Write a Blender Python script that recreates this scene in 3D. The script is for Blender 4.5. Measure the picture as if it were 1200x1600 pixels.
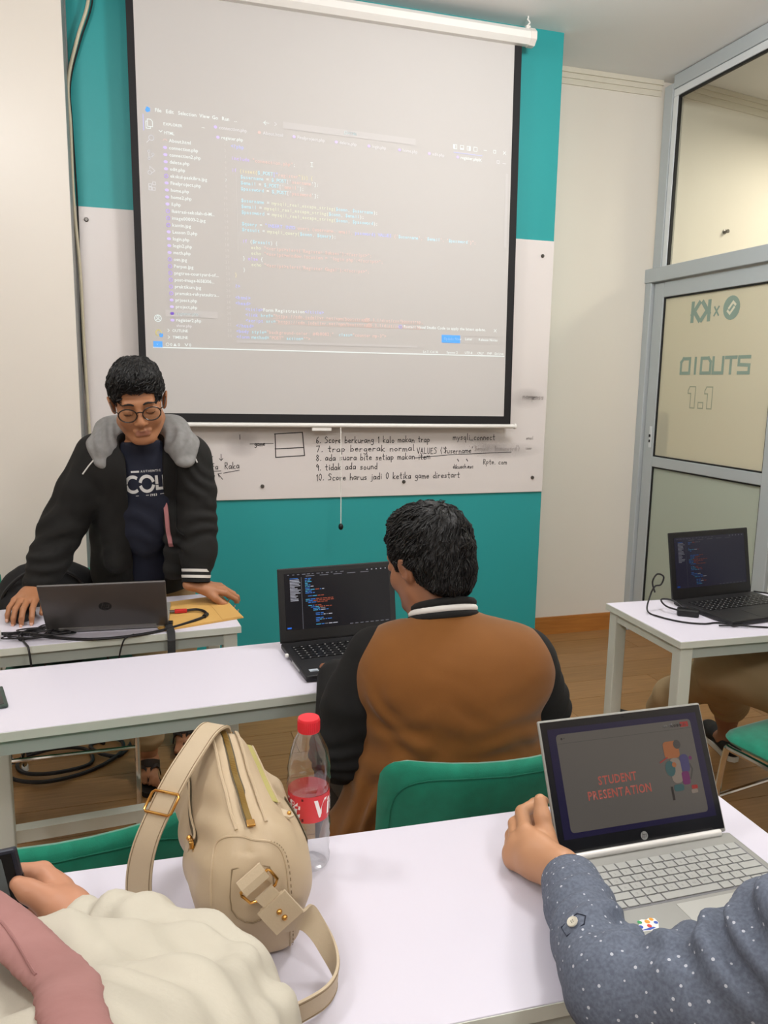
import bpy, bmesh, math, random
import numpy as np
from mathutils import Vector, Matrix
S = bpy.context.scene
COL = S.collection
for o in list(bpy.data.objects): bpy.data.objects.remove(o, do_unlink=True)
random.seed(7)
# ---------------------------------------------------------------- camera
cam_d = bpy.data.cameras.new('camera'); cam = bpy.data.objects.new('camera', cam_d); COL.objects.link(cam)
cam_d.sensor_fit = 'AUTO'; cam_d.sensor_width = 36.0; cam_d.lens = 1225/1600*36.0
cam_d.clip_start = 0.02
cam.matrix_world = Matrix(((0.95721, 0.03275, -0.28754, 0), (-0.28896, 0.16254, -0.94344, 0), (0.01584, 0.98616, 0.16505, 1.45), (0, 0, 0, 1)))
S.camera = cam
# ---------------------------------------------------------------- world, exposure
W = bpy.data.worlds.new('World'); S.world = W; W.use_nodes = True
W.node_tree.nodes['Background'].inputs[0].default_value = (0.9, 0.93, 1.0, 1)
W.node_tree.nodes['Background'].inputs[1].default_value = 0.05
S.view_settings.view_transform = 'Standard'; S.view_settings.look = 'None'
S.view_settings.exposure = 0.26; S.view_settings.gamma = 1.0; S.view_settings.use_curve_mapping = False
# ---------------------------------------------------------------- lamps of the room
def area(name, loc, size, power, color, rot=(0, 0, 0)):
    d = bpy.data.lights.new(name, 'AREA'); d.shape = 'RECTANGLE'; d.size, d.size_y = size; d.energy = power; d.color = color
    o = bpy.data.objects.new(name, d); o.location = loc; o.rotation_euler = rot; COL.objects.link(o); return o
LW = (1.0, 0.982, 0.965)
def bulb(name, loc, power, r, color):
    d = bpy.data.lights.new(name, 'POINT'); d.energy = power; d.shadow_soft_size = r; d.color = color
    o = bpy.data.objects.new(name, d); o.location = loc; COL.objects.link(o); return o
for x, y, pw in ((1.45, 1.95, 48), (-0.75, 1.55, 30), (1.2, -0.7, 42), (-0.9, -0.9, 42)):
    bulb('ceiling_lamp', (x, y, 2.78), pw, 0.16, LW)
area('corridor_lamp', (4.0, 3.0, 2.9), (0.5, 1.2), 34, (1.0, 0.90, 0.76))
# ---------------------------------------------------------------- helpers
def lin(h):
    h = h.lstrip('#'); out = []
    for i in (0, 2, 4):
        c = int(h[i:i+2], 16)/255; out.append(c/12.92 if c <= 0.04045 else ((c+0.055)/1.055)**2.4)
    return tuple(out)+(1,)
def mat(name, col, rough=0.6, metal=0.0, bump=None, var=None, spec=0.5, emit=None, trans=0.0, ior=1.45, alpha=1.0, sheen=0.0, stretch=None):
    m = bpy.data.materials.new(name); m.use_nodes = True; nt = m.node_tree; b = nt.nodes['Principled BSDF']
    c = lin(col) if isinstance(col, str) else tuple(col)+(1,)
    b.inputs['Base Color'].default_value = c; b.inputs['Roughness'].default_value = rough; b.inputs['Metallic'].default_value = metal
    b.inputs['Specular IOR Level'].default_value = spec; b.inputs['Transmission Weight'].default_value = trans; b.inputs['IOR'].default_value = ior
    b.inputs['Alpha'].default_value = alpha; b.inputs['Sheen Weight'].default_value = sheen
    if emit: b.inputs['Emission Color'].default_value = lin(emit[0]); b.inputs['Emission Strength'].default_value = emit[1]
    if bump or var:
        tc = nt.nodes.new('ShaderNodeTexCoord'); src = tc.outputs['Object']
        if stretch:
            mp = nt.nodes.new('ShaderNodeMapping'); mp.inputs['Scale'].default_value = stretch; nt.links.new(src, mp.inputs[0]); src = mp.outputs[0]
    if bump:
        n = nt.nodes.new('ShaderNodeTexNoise'); n.inputs['Scale'].default_value = bump[0]; n.inputs['Detail'].default_value = 4; nt.links.new(src, n.inputs['Vector'])
        bp = nt.nodes.new('ShaderNodeBump'); bp.inputs['Strength'].default_value = bump[1]; bp.inputs['Distance'].default_value = bump[2] if len(bump) > 2 else 0.002
        nt.links.new(n.outputs['Fac'], bp.inputs['Height']); nt.links.new(bp.outputs[0], b.inputs['Normal'])
    if var:
        n = nt.nodes.new('ShaderNodeTexNoise'); n.inputs['Scale'].default_value = var[1]; n.inputs['Detail'].default_value = 3; nt.links.new(src, n.inputs['Vector'])
        r = nt.nodes.new('ShaderNodeValToRGB'); r.color_ramp.elements[0].position = 0.3; r.color_ramp.elements[1].position = 0.7
        r.color_ramp.elements[0].color = lin(var[0]); r.color_ramp.elements[1].color = c
        nt.links.new(n.outputs['Fac'], r.inputs[0]); nt.links.new(r.outputs[0], b.inputs['Base Color'])
    return m
def link(name, me, m, parent=None, smooth=False):
    o = bpy.data.objects.new(name, me); COL.objects.link(o)
    for x in (m if isinstance(m, (list, tuple)) else [m]): me.materials.append(x)
    if parent is not None: o.parent = parent
    if smooth and len(me.polygons): me.polygons.foreach_set('use_smooth', np.ones(len(me.polygons), bool))
    return o
def tag(o, label=None, cat=None, group=None, kind=None):
    if label: o['label'] = label
    if cat: o['category'] = cat
    if group: o['group'] = group
    if kind: o['kind'] = kind
    return o
def thing(name, label, cat, loc=(0, 0, 0), rz=0.0, group=None):
    o = bpy.data.objects.new(name, None); COL.objects.link(o); o.location = loc; o.rotation_euler = (0, 0, rz); o.empty_display_size = 0.05
    return tag(o, label, cat, group)
def copy_tree(o, parent=None):
    c = o.copy(); COL.objects.link(c)
    if parent is not None: c.parent = parent; c.matrix_parent_inverse = o.matrix_parent_inverse
    for ch in list(o.children): copy_tree(ch, c)
    return c
class MB:
    """collects simple solids; build() links them as one mesh"""
    def __init__(s): s.v = []; s.f = []; s.mi = []; s.cur = 0
    def add(s, vs, fs):
        n = len(s.v); s.v += [tuple(v) for v in vs]; s.f += [tuple(i+n for i in f) for f in fs]; s.mi += [s.cur]*len(fs); return s
    def box(s, lo, hi, M=None, bev=0.0):
        x0, y0, z0 = lo; x1, y1, z1 = hi
        if bev <= 0:
            vs = [Vector(p) for p in ((x0,y0,z0),(x1,y0,z0),(x1,y1,z0),(x0,y1,z0),(x0,y0,z1),(x1,y0,z1),(x1,y1,z1),(x0,y1,z1))]
            fs = [(0,3,2,1),(4,5,6,7),(0,1,5,4),(1,2,6,5),(2,3,7,6),(3,0,4,7)]
        else:
            bm = bmesh.new(); r = bmesh.ops.create_cube(bm, size=1)
            for v in bm.verts: v.co = Vector(((x0+x1)/2+v.co.x*(x1-x0), (y0+y1)/2+v.co.y*(y1-y0), (z0+z1)/2+v.co.z*(z1-z0)))
            bmesh.ops.bevel(bm, geom=bm.edges[:], offset=bev, segments=2, profile=0.5, affect='EDGES')
            bm.verts.index_update(); vs = [v.co.copy() for v in bm.verts]; fs = [[v.index for v in f.verts] for f in bm.faces]; bm.free()
        if M is not None: vs = [M @ v for v in vs]
        return s.add(vs, fs)
    def prism(s, pts, z0, z1, M=None):
        n = len(pts); vs = [Vector((p[0], p[1], z0)) for p in pts]+[Vector((p[0], p[1], z1)) for p in pts]
        fs = [tuple(reversed(range(n))), tuple(range(n, 2*n))]+[(i, (i+1) % n, n+(i+1) % n, n+i) for i in range(n)]
        if M is not None: vs = [M @ v for v in vs]
        return s.add(vs, fs)
    def tube(s, pts, r, n=8, closed=False, caps=True):
        P = [Vector(p) for p in pts]; m = len(P); rs = r if isinstance(r, (list, tuple)) else [r]*m
        vs = []; up = None
        for i in range(m):
            t = (P[(i+1) % m]-P[i-1]) if closed else (P[min(i+1, m-1)]-P[max(i-1, 0)])
            if t.length < 1e-9: t = Vector((0, 0, 1))
            t.normalize()
            if up is None: up = Vector((0, 0, 1)) if abs(t.z) < 0.9 else Vector((1, 0, 0))
            u = up-t*up.dot(t)
            if u.length < 1e-6: u = t.orthogonal()
            u.normalize(); up = u; w = t.cross(u)
            for k in range(n):
                a = 2*math.pi*k/n; vs.append(P[i]+(u*math.cos(a)+w*math.sin(a))*rs[i])
        fs = []
        for i in range(m if closed else m-1):
            j = (i+1) % m
            for k in range(n): fs.append((i*n+k, i*n+(k+1) % n, j*n+(k+1) % n, j*n+k))
        if caps and not closed: fs += [tuple(reversed(range(n))), tuple((m-1)*n+k for k in range(n))]
        return s.add(vs, fs)
    def ribbon(s, pts, widths, normals, t=0.002):
        """flat strap: pts centre line, widths = side vectors (full width), normals"""
        m = len(pts); vs = []
        for p, w, nn in zip(pts, widths, normals):
            p = Vector(p); w = Vector(w)/2; nn = Vector(nn).normalized()*t/2
            vs += [p-w-nn, p+w-nn, p+w+nn, p-w+nn]
        fs = [(3, 2, 1, 0), ((m-1)*4, (m-1)*4+1, (m-1)*4+2, (m-1)*4+3)]
        for i in range(m-1):
            for k in range(4): fs.append((i*4+k, i*4+(k+1) % 4, i*4+4+(k+1) % 4, i*4+4+k))
        return s.add(vs, fs)
    def lathe(s, prof, c=(0, 0, 0), n=24, M=None):
        vs = []; fs = []; m = len(prof)
        for (r, z) in prof:
            for k in range(n):
                a = 2*math.pi*k/n; vs.append(Vector((c[0]+r*math.cos(a), c[1]+r*math.sin(a), c[2]+z)))
        for i in range(m-1):
            for k in range(n): fs.append((i*n+k, i*n+(k+1) % n, (i+1)*n+(k+1) % n, (i+1)*n+k))
        fs += [tuple(reversed(range(n))), tuple((m-1)*n+k for k in range(n))]
        if M is not None: vs = [M @ v for v in vs]
        return s.add(vs, fs)
    def ball(s, c, r, n=12, m=8):
        c = Vector(c); r = Vector(r) if not isinstance(r, (int, float)) else Vector((r, r, r))
        prof = [(math.sin(math.pi*i/m), -math.cos(math.pi*i/m)) for i in range(m+1)]; prof[0] = (1e-4, -1); prof[-1] = (1e-4, 1)
        b = MB().lathe(prof, n=n); return s.add([Vector((c.x+v[0]*r.x, c.y+v[1]*r.y, c.z+v[2]*r.z)) for v in b.v], b.f)
    def build(s, name, m, parent=None, smooth=False, M=None):
        me = bpy.data.meshes.new(name); vs = [M @ Vector(v) for v in s.v] if M is not None else s.v
        me.from_pydata(vs, [], s.f); o = link(name, me, m, parent, smooth)
        if any(s.mi): me.polygons.foreach_set('material_index', s.mi)
        if smooth: autosmooth(o)
        me.update(); return o
def autosmooth(o, ang=40):
    me = o.data; bm = bmesh.new(); bm.from_mesh(me); a = math.radians(ang)
    for e in bm.edges:
        if len(e.link_faces) == 2 and e.calc_face_angle(0) > a: e.smooth = False
    bm.to_mesh(me); bm.free()
def spline(pts, n=8, closed=False):
    P = [np.array(p, float) for p in pts]; m = len(P); out = []
    for i in range(m if closed else m-1):
        if closed: a, b, c, d = P[i-1], P[i], P[(i+1) % m], P[(i+2) % m]
        else: a, b, c, d = P[max(i-1, 0)], P[i], P[i+1], P[min(i+2, m-1)]
        for k in range(n):
            t = k/n; out.append(0.5*((2*b)+(-a+c)*t+(2*a-5*b+4*c-d)*t*t+(-a+3*b-3*c+d)*t**3))
    if not closed: out.append(P[-1])
    return [tuple(p) for p in out]
# ---- lettering: glyph outlines of the built-in font, laid flat as thin mesh
_gl = {}
def glyph(ch, bold=0.0):
    k = (ch, bold)
    if k not in _gl:
        c = bpy.data.curves.new('t', 'FONT'); c.body = ch; c.size = 1.0; c.resolution_u = 2; c.offset = bold
        o = bpy.data.objects.new('t', c); me = o.to_mesh()
        v = [(p.co.x, p.co.y) for p in me.vertices]; f = [tuple(q.vertices) for q in me.polygons]
        c2 = None; w = max([x for x, y in v], default=0.0)
        o.to_mesh_clear(); bpy.data.objects.remove(o); bpy.data.curves.remove(c); _gl[k] = (v, f, w)
    return _gl[k]
def text2d(txt, x, y, size, mono=None, bold=0.0, slant=0.0, gap=0.06, jitter=0.0, wx=1.0):
    """list of (verts2d, faces) of a line starting at x on baseline y (y up); mono = fixed advance"""
    V = []; F = []
    for ch in txt:
        if ch == ' ': x += mono if mono else size*0.3*wx; continue
        v, f, w = glyph(ch, bold); n = len(V); x0 = min([a for a, b in v], default=0)
        dx = (mono-(w-x0)*size*wx)/2-x0*size*wx if mono else -x0*size*wx
        jy = random.uniform(-1, 1)*jitter*size
        V += [(x+dx+(a+slant*b)*size*wx, y+b*size+jy) for a, b in v]; F += [tuple(i+n for i in q) for q in f]
        x += mono if mono else (w-x0+gap)*size*wx
    return V, F, x
class Flat:
    """2-D print (letters, bars) mapped onto a surface by fn(x,y)->3-D point"""
    def __init__(s): s.V = []; s.F = []; s.mi = []
    def text(s, txt, x, y, size, mi=0, align='l', **k):
        V, F, xe = text2d(txt, x, y, size, **k)
        if align == 'c': d = (xe-x)/2; V = [(a-d, b) for a, b in V]
        n = len(s.V); s.V += V; s.F += [tuple(i+n for i in q) for q in F]; s.mi += [mi]*len(F); return xe
    def poly(s, pts, mi=0):
        n = len(s.V); s.V += [tuple(p) for p in pts]; s.F.append(tuple(range(n, n+len(pts)))); s.mi.append(mi)
    def rect(s, x0, y0, x1, y1, mi=0): s.poly([(x0, y0), (x1, y0), (x1, y1), (x0, y1)], mi)
    def line(s, pts, w, mi=0):
        for (a, b), (c, d) in zip(pts[:-1], pts[1:]):
            L = math.hypot(c-a, d-b)
            if L < 1e-9: continue
            ux, uy = (c-a)/L*w/2, (d-b)/L*w/2
            s.poly([(a-ux+uy, b-uy-ux), (c+ux+uy, d+uy-ux), (c+ux-uy, d+uy+ux), (a-ux-uy, b-uy+ux)], mi)
    def disc(s, x, y, r, mi=0, n=14, ry=None): s.poly([(x+r*math.cos(2*math.pi*k/n), y+(ry or r)*math.sin(2*math.pi*k/n)) for k in range(n)], mi)
    def ring(s, x, y, r, w, mi=0, n=16, a0=0, a1=360): s.line([(x+r*math.cos(math.radians(a0+(a1-a0)*k/n)), y+r*math.sin(math.radians(a0+(a1-a0)*k/n))) for k in range(n+1)], w, mi)
    def build(s, name, mats, fn, parent=None, flip=False, off=None):
        me = bpy.data.meshes.new(name); F = [tuple(reversed(f)) for f in s.F] if flip else s.F
        pts = [Vector(fn(a, b)) for a, b in s.V]
        if off is not None:          # later strokes lie a hair proud of earlier ones
            n_ = len(s.F)
            for i, f in enumerate(s.F):
                for v in f: pts[v] = pts[v]+off*(0.0006*i/n_)
        me.from_pydata([tuple(p) for p in pts], [], F); o = link(name, me, mats, parent)
        me.polygons.foreach_set('material_index', s.mi); me.update(); return o
# ---- soft bodies: signed-distance shapes blended on a grid, meshed with surface nets
class SDF:
    def __init__(s, lo, hi, h):
        s.lo = np.array(lo, np.float32); s.h = h; s.n = np.ceil((np.array(hi)-s.lo)/h).astype(int)+1
        s.ax = [s.lo[i]+h*np.arange(s.n[i], dtype=np.float32) for i in range(3)]
        s.D = np.full(s.n, 0.5, np.float32); s.o = np.zeros(3); s.M = np.eye(3); s.sc = 1.0
    def frame(s, o=(0, 0, 0), M=None, sc=1.0): s.o = np.array(o, float); s.M = np.eye(3) if M is None else np.array(M, float); s.sc = sc; return s
    def P(s, p): return s.o+s.M@(np.array(p, float)*s.sc)
    def _go(s, lo, hi, fn, k, op):
        pad = k+3*s.h
        i0 = np.clip(np.floor((lo-pad-s.lo)/s.h).astype(int), 0, s.n); i1 = np.clip(np.ceil((hi+pad-s.lo)/s.h).astype(int)+1, 0, s.n)
        if (i1 <= i0).any(): return s
        X = s.ax[0][i0[0]:i1[0], None, None]; Y = s.ax[1][None, i0[1]:i1[1], None]; Z = s.ax[2][None, None, i0[2]:i1[2]]
        d = fn(X, Y, Z).astype(np.float32); sl = tuple(slice(a, b) for a, b in zip(i0, i1)); c = s.D[sl]
        if op == 's': c, d = -c, d
        kk = max(k, 1e-6); hh = np.maximum(kk-np.abs(c-d), 0)/kk; r = np.minimum(c, d)-hh*hh*kk*0.25
        s.D[sl] = -r if op == 's' else r
        return s
    def cap(s, a, b, ra, rb=None, k=0.01, op='u', flat=None):
        a = s.P(a); b = s.P(b); ra *= s.sc; rb = ra if rb is None else rb*s.sc; k *= s.sc; ba = b-a; L2 = max(ba@ba, 1e-12)
        R = max(ra, rb); fl = None
        if flat is not None: fl = (s.M@np.array(flat[0], float), flat[1]); R *= max(1, flat[1]); fl = (fl[0]/np.linalg.norm(fl[0]), flat[1])
        def fn(X, Y, Z):
            px, py, pz = X-a[0], Y-a[1], Z-a[2]
            t = np.clip((px*ba[0]+py*ba[1]+pz*ba[2])/L2, 0, 1)
            qx, qy, qz = px-t*ba[0], py-t*ba[1], pz-t*ba[2]
            if fl is not None:
                n, f = fl; dn = (qx*n[0]+qy*n[1]+qz*n[2])*(1/f-1); qx, qy, qz = qx+dn*n[0], qy+dn*n[1], qz+dn*n[2]
                return (np.sqrt(qx*qx+qy*qy+qz*qz)-(ra+(rb-ra)*t))*min(1.0, f)
            return np.sqrt(qx*qx+qy*qy+qz*qz)-(ra+(rb-ra)*t)
        return s._go(np.minimum(a, b)-R, np.maximum(a, b)+R, fn, k, op)
    def chain(s, pts, rs, k=0.01, op='u', flat=None):
        for i in range(len(pts)-1): s.cap(pts[i], pts[i+1], rs[i], rs[i+1], k, op, flat)
        return s
    def ell(s, c, r, rot=None, k=0.01, op='u'):
        c = s.P(c); r = np.array(r, float)*s.sc; k *= s.sc; M = s.M if rot is None else s.M@np.array(rot, float); R = r.max()
        def fn(X, Y, Z):
            x, y, z = X-c[0], Y-c[1], Z-c[2]; k0 = 0; k1 = 0
            for i in range(3):
                q = (x*M[0, i]+y*M[1, i]+z*M[2, i])/r[i]; k0 = k0+q*q; k1 = k1+(q/r[i])**2
            k0 = np.sqrt(k0); k1 = np.sqrt(k1)+1e-9; return k0*(k0-1)/k1
        return s._go(c-R, c+R, fn, k, op)
    def box(s, c, hf, rot=None, rad=0.005, k=0.005, op='u'):
        c = s.P(c); hf = np.array(hf, float)*s.sc; k *= s.sc; M = s.M if rot is None else s.M@np.array(rot, float); R = np.linalg.norm(hf); rad *= s.sc
        def fn(X, Y, Z):
            x, y, z = X-c[0], Y-c[1], Z-c[2]; out = 0; mx = -9
            for i in range(3):
                q = np.abs(x*M[0, i]+y*M[1, i]+z*M[2, i])-hf[i]+rad; out = out+np.maximum(q, 0)**2; mx = np.maximum(mx, q)
            return np.sqrt(out)+np.minimum(mx, 0)-rad
        return s._go(c-R, c+R, fn, k, op)
    def cut(s, p, n):
        """remove everything on the +n side of the plane"""
        p = s.P(p); n = s.M@np.array(n, float); n = n/np.linalg.norm(n)
        X = s.ax[0][:, None, None]; Y = s.ax[1][None, :, None]; Z = s.ax[2][None, None, :]
        s.D = np.maximum(s.D, ((X-p[0])*n[0]+(Y-p[1])*n[1]+(Z-p[2])*n[2]).astype(np.float32)); return s
    def net(s):
        D = s.D.copy(); D[0] = D[-1] = 0.5; D[:, 0] = D[:, -1] = 0.5; D[:, :, 0] = D[:, :, -1] = 0.5
        I = D < 0; n = np.array(D.shape)-1
        cnt = np.zeros(n, np.int8); cs = [(i, j, k) for i in (0, 1) for j in (0, 1) for k in (0, 1)]
        for i, j, k in cs: cnt += I[i:i+n[0], j:j+n[1], k:k+n[2]]
        act = np.argwhere((cnt > 0) & (cnt < 8))
        vals = {c: D[act[:, 0]+c[0], act[:, 1]+c[1], act[:, 2]+c[2]] for c in cs}
        acc = np.zeros((len(act), 3)); w = np.zeros(len(act))
        for a in cs:
            for ax in range(3):
                if a[ax] == 0:
                    b = tuple(1 if q == ax else a[q] for q in range(3)); va, vb = vals[a], vals[b]; m = (va < 0) != (vb < 0)
                    t = np.where(m, va/np.where(m, va-vb, 1), 0); p = np.zeros((len(act), 3)); p[:] = a; p[:, ax] += t
                    acc += p*m[:, None]; w += m
        V = (act+acc/w[:, None])*s.h+s.lo
        idx = np.full(n, -1, np.int64); idx[act[:, 0], act[:, 1], act[:, 2]] = np.arange(len(act))
        F = []
        for ax in range(3):
            sa = [slice(None)]*3; sb = [slice(None)]*3; sa[ax] = slice(0, -1); sb[ax] = slice(1, None)
            A = I[tuple(sa)]; B = I[tuple(sb)]; e = np.argwhere(A != B); u, v = (ax+1) % 3, (ax+2) % 3
            q = []
            for du, dv in ((-1, -1), (0, -1), (0, 0), (-1, 0)):
                c = e.copy(); c[:, u] += du; c[:, v] += dv; q.append(idx[c[:, 0], c[:, 1], c[:, 2]])
            q = np.stack(q, 1); fl = ~A[e[:, 0], e[:, 1], e[:, 2]]; q[fl] = q[fl][:, ::-1]; F.append(q)
        return V, np.concatenate(F)
    def build(s, name, mats, parent=None, disp=None, matfn=None, relax=1):
        V, F = s.net(); return soft_mesh(name, V, F, mats, parent, disp, matfn, relax)
def vnormals(V, F):
    a = V[F[:, 2]]-V[F[:, 0]]; b = V[F[:, 3]]-V[F[:, 1]]; fn = np.cross(a, b); N = np.zeros_like(V)
    for i in range(4): np.add.at(N, F[:, i], fn)
    return N/(np.linalg.norm(N, axis=1, keepdims=True)+1e-12)
def soft_mesh(name, V, F, mats, parent=None, disp=None, matfn=None, relax=1):
    for _ in range(relax):
        A = np.zeros_like(V); c = np.zeros(len(V))
        for i in range(4):
            for j in ((i+1) % 4, (i+3) % 4): np.add.at(A, F[:, i], V[F[:, j]]); np.add.at(c, F[:, i], 1)
        V = V*0.5+0.5*A/np.maximum(c, 1)[:, None]
    if disp is not None: V = V+vnormals(V, F)*disp(V)[:, None]
    me = bpy.data.meshes.new(name); me.vertices.add(len(V)); me.vertices.foreach_set('co', V.astype(np.float32).ravel())
    me.loops.add(F.size); me.loops.foreach_set('vertex_index', F.astype(np.int32).ravel())
    me.polygons.add(len(F)); me.polygons.foreach_set('loop_start', np.arange(0, F.size, 4, dtype=np.int32))
    me.update(calc_edges=True); o = link(name, me, mats, parent, smooth=True)
    if matfn is not None: me.polygons.foreach_set('material_index', matfn(V[F].mean(1)).astype(np.int32))
    me.update(); return o
_rng = np.random.RandomState(3); _lat = _rng.rand(32, 32, 32)
def vnoise(P, fr, off=0.0):
    Q = np.asarray(P)*fr+off; i = np.floor(Q).astype(int); f = Q-i; f = f*f*(3-2*f); r = 0
    for a in (0, 1):
        for b in (0, 1):
            for c in (0, 1):
                w = (f[:, 0] if a else 1-f[:, 0])*(f[:, 1] if b else 1-f[:, 1])*(f[:, 2] if c else 1-f[:, 2])
                r = r+w*_lat[(i[:, 0]+a) % 32, (i[:, 1]+b) % 32, (i[:, 2]+c) % 32]
    return r*2-1
def folds(lst, base=(0.0015, 18.0), seed=0.0):
    """cloth creases: each (centre, radius, direction across the creases, wavelength, depth)"""
    def fn(V):
        d = vnoise(V, base[1], seed)*base[0]
        wv = vnoise(V, 9.0, seed+5.3); mo = 0.45+0.55*(vnoise(V, 13.0, seed+9.1)+1)/1.3
        for c, r, n, wl, amp in lst:
            q = V-np.array(c); n_ = np.array(n, float); n_ = n_/np.linalg.norm(n_)
            ph = (q@n_)/wl+wv*1.0; sfn = np.sin(2*np.pi*ph); sfn = np.sign(sfn)*np.abs(sfn)**0.8
            d = d+0.8*mo*amp*sfn*np.exp(-(q*q).sum(1)/(r*r))
        return d
    return fn
def rot3(axis, deg):
    a = math.radians(deg); return np.array(Matrix.Rotation(a, 3, axis))
def basis(x, y):
    """3x3 with columns x', y', z' from approximate axes"""
    y = np.array(y, float); y /= np.linalg.norm(y); x = np.array(x, float); x = x-y*(x@y); x /= np.linalg.norm(x); return np.stack([x, y, np.cross(x, y)], 1)
# ================================================================ materials
M_cream = mat('cream_paint', '#e6e0d5', 0.55, bump=(60, 0.03))
M_creamL = mat('cream_gloss_paint', '#dcd6cd', 0.35, bump=(40, 0.03))
M_teal = mat('teal_paint', '#2b9a9c', 0.45, bump=(70, 0.03))
M_ceil = mat('ceiling_paint', '#f0f0f0', 0.85)
M_alu = mat('grey_aluminium', '#b9bfc2', 0.45, 0.15)
M_alul = mat('pale_aluminium', '#dfe3e6', 0.3, 0.2)
M_seal = mat('black_rubber', '#141414', 0.6)
M_wood = mat('laminate_wood', '#a97f50', 0.42, var=('#956e43', 9), bump=(20, 0.05), stretch=(0.6, 9, 9))
M_wood2 = mat('laminate_wood', '#a2794a', 0.42, var=('#8e683d', 7), bump=(20, 0.05), stretch=(0.5, 11, 9))
M_base = mat('baseboard_wood', '#bb7c3c', 0.4, var=('#a96c32', 8), stretch=(0.8, 8, 8))
M_black = mat('black_plastic', '#101011', 0.45)
M_blackr = mat('black_rubber_cable', '#0b0b0c', 0.5)
M_white = mat('white_plastic', '#e8e6e2', 0.4)
M_chrome = mat('chrome', '#d8d8d8', 0.12, 1.0)
M_steel = mat('screw_steel', '#6d6a66', 0.35, 0.9)
M_gold = mat('gold_metal', '#d9a55a', 0.2, 1.0)
def frosted(name, col, rough, mixv, tr=0.5):
    m = bpy.data.materials.new(name); m.use_nodes = True; nt = m.node_tree; N = nt.nodes; out = N['Material Output']; b = N['Principled BSDF']
    b.inputs['Base Color'].default_value = lin(col); b.inputs['Roughness'].default_value = rough; b.inputs['IOR'].default_value = 1.3
    t = N.new('ShaderNodeBsdfTranslucent'); t.inputs[0].default_value = lin(col)
    mx = N.new('ShaderNodeMixShader'); mx.inputs[0].default_value = mixv
    nt.links.new(b.outputs[0], mx.inputs[1]); nt.links.new(t.outputs[0], mx.inputs[2]); nt.links.new(mx.outputs[0], out.inputs[0]); return m
M_fr1 = frosted('frosted_film_upper', '#e2decb', 0.3, 0.4)
M_fr2 = frosted('frosted_film_lower', '#c4ccbe', 0.3, 0.25)
def clearglass(name):
    m = bpy.data.materials.new(name); m.use_nodes = True; nt = m.node_tree; N = nt.nodes; out = N['Material Output']
    N.remove(N['Principled BSDF']); t = N.new('ShaderNodeBsdfTransparent'); t.inputs[0].default_value = (0.93, 0.95, 0.93, 1)
    g = N.new('ShaderNodeBsdfGlossy'); g.inputs['Roughness'].default_value = 0.02; lw = N.new('ShaderNodeLayerWeight'); pw_ = N.new('ShaderNodeMath'); pw_.operation = 'POWER'; pw_.inputs[1].default_value = 3.5; nt.links.new(lw.outputs['Facing'], pw_.inputs[0]); fr = N.new('ShaderNodeMath'); fr.operation = 'MULTIPLY_ADD'; fr.inputs[1].default_value = 0.5; fr.inputs[2].default_value = 0.03; nt.links.new(pw_.outputs[0], fr.inputs[0])
    mx = N.new('ShaderNodeMixShader'); nt.links.new(fr.outputs[0], mx.inputs[0]); nt.links.new(t.outputs[0], mx.inputs[1]); nt.links.new(g.outputs[0], mx.inputs[2]); nt.links.new(mx.outputs[0], out.inputs[0]); return m
M_glass = clearglass('clear_glass')
# ================================================================ room shell
def st(name, mb, m, parent=None, **k):
    o = mb.build(name, m, parent, **k)
    if parent is None: o['kind'] = 'structure'
    return o
CEIL = 3.07
floor = st('floor', MB().box((-3.1, -3.1, -0.1), (5.2, 4.6, -0.004)), mat('floor_base', '#6b4a2a', 0.6))
pm = [None, None]
pw, plen = 0.19, 1.25
for j in range(15):
    y0 = 1.15+j*pw
    off = [0.0, 0.42, 0.83, 0.21, 0.64][j % 5]
    for i in range(-1, 4):
        x0 = -1.35+off+i*plen
        if x0 > 2.65: continue
        k = (i+j) % 2
        if pm[k] is None:
            o = MB().box((0, 0, -0.006), (plen-0.0025, pw-0.0025, 0.0)).build('plank', [M_wood, M_wood2][k], floor); pm[k] = o.data
        else:
            o = bpy.data.objects.new('plank', pm[k]); COL.objects.link(o); o.parent = floor
        o.location = (x0, y0, 0)
st('ceiling', MB().box((-3.1, -3.1, CEIL), (5.2, 4.6, CEIL+0.1)), M_ceil)
st('wall_front', MB().box((1.5, 3.95, -0.005), (2.84, 4.05, CEIL)), M_cream)
st('wall_center', MB().box((-0.258, 3.585, -0.005), (1.937, 3.95, CEIL)), M_teal)
st('wall_left', MB().box((-3.1, 3.42, -0.005), (-0.252, 3.95, CEIL)), M_creamL)
st('trim_1', MB().box((-0.2525, 3.425, 0), (-0.2505, 3.582, CEIL)).box((-0.2600, 3.560, 0), (-0.2460, 3.584, CEIL)), mat('wall_end_strip', '#8f9090', 0.4))
st('wall_side', MB().box((-3.2, -3.2, -0.005), (-3.1, 4.0, CEIL)), M_cream)
st('wall_back', MB().box((-3.2, -3.2, -0.005), (5.2, -3.1, CEIL)), M_cream)
st('wall_right', MB().box((2.74, -3.1, -0.005), (2.80, 1.25, CEIL)), M_cream)
cm = MB().box((1.94, 3.925, 3.045), (2.735, 3.9505, CEIL-0.0005)).box((1.94, 3.935, 3.02), (2.735, 3.9505, 3.0455), bev=0).box((1.94, 3.942, 2.992), (2.735, 3.9505, 3.0205))
st('trim_2', cm, mat('crown_paint', '#dcd6c6', 0.5))
st('baseboard_front', MB().box((1.94, 3.936, -0.004), (2.735, 3.951, 0.085)).box((1.94, 3.938, 0.0852), (2.735, 3.951, 0.104)), M_base)
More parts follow.
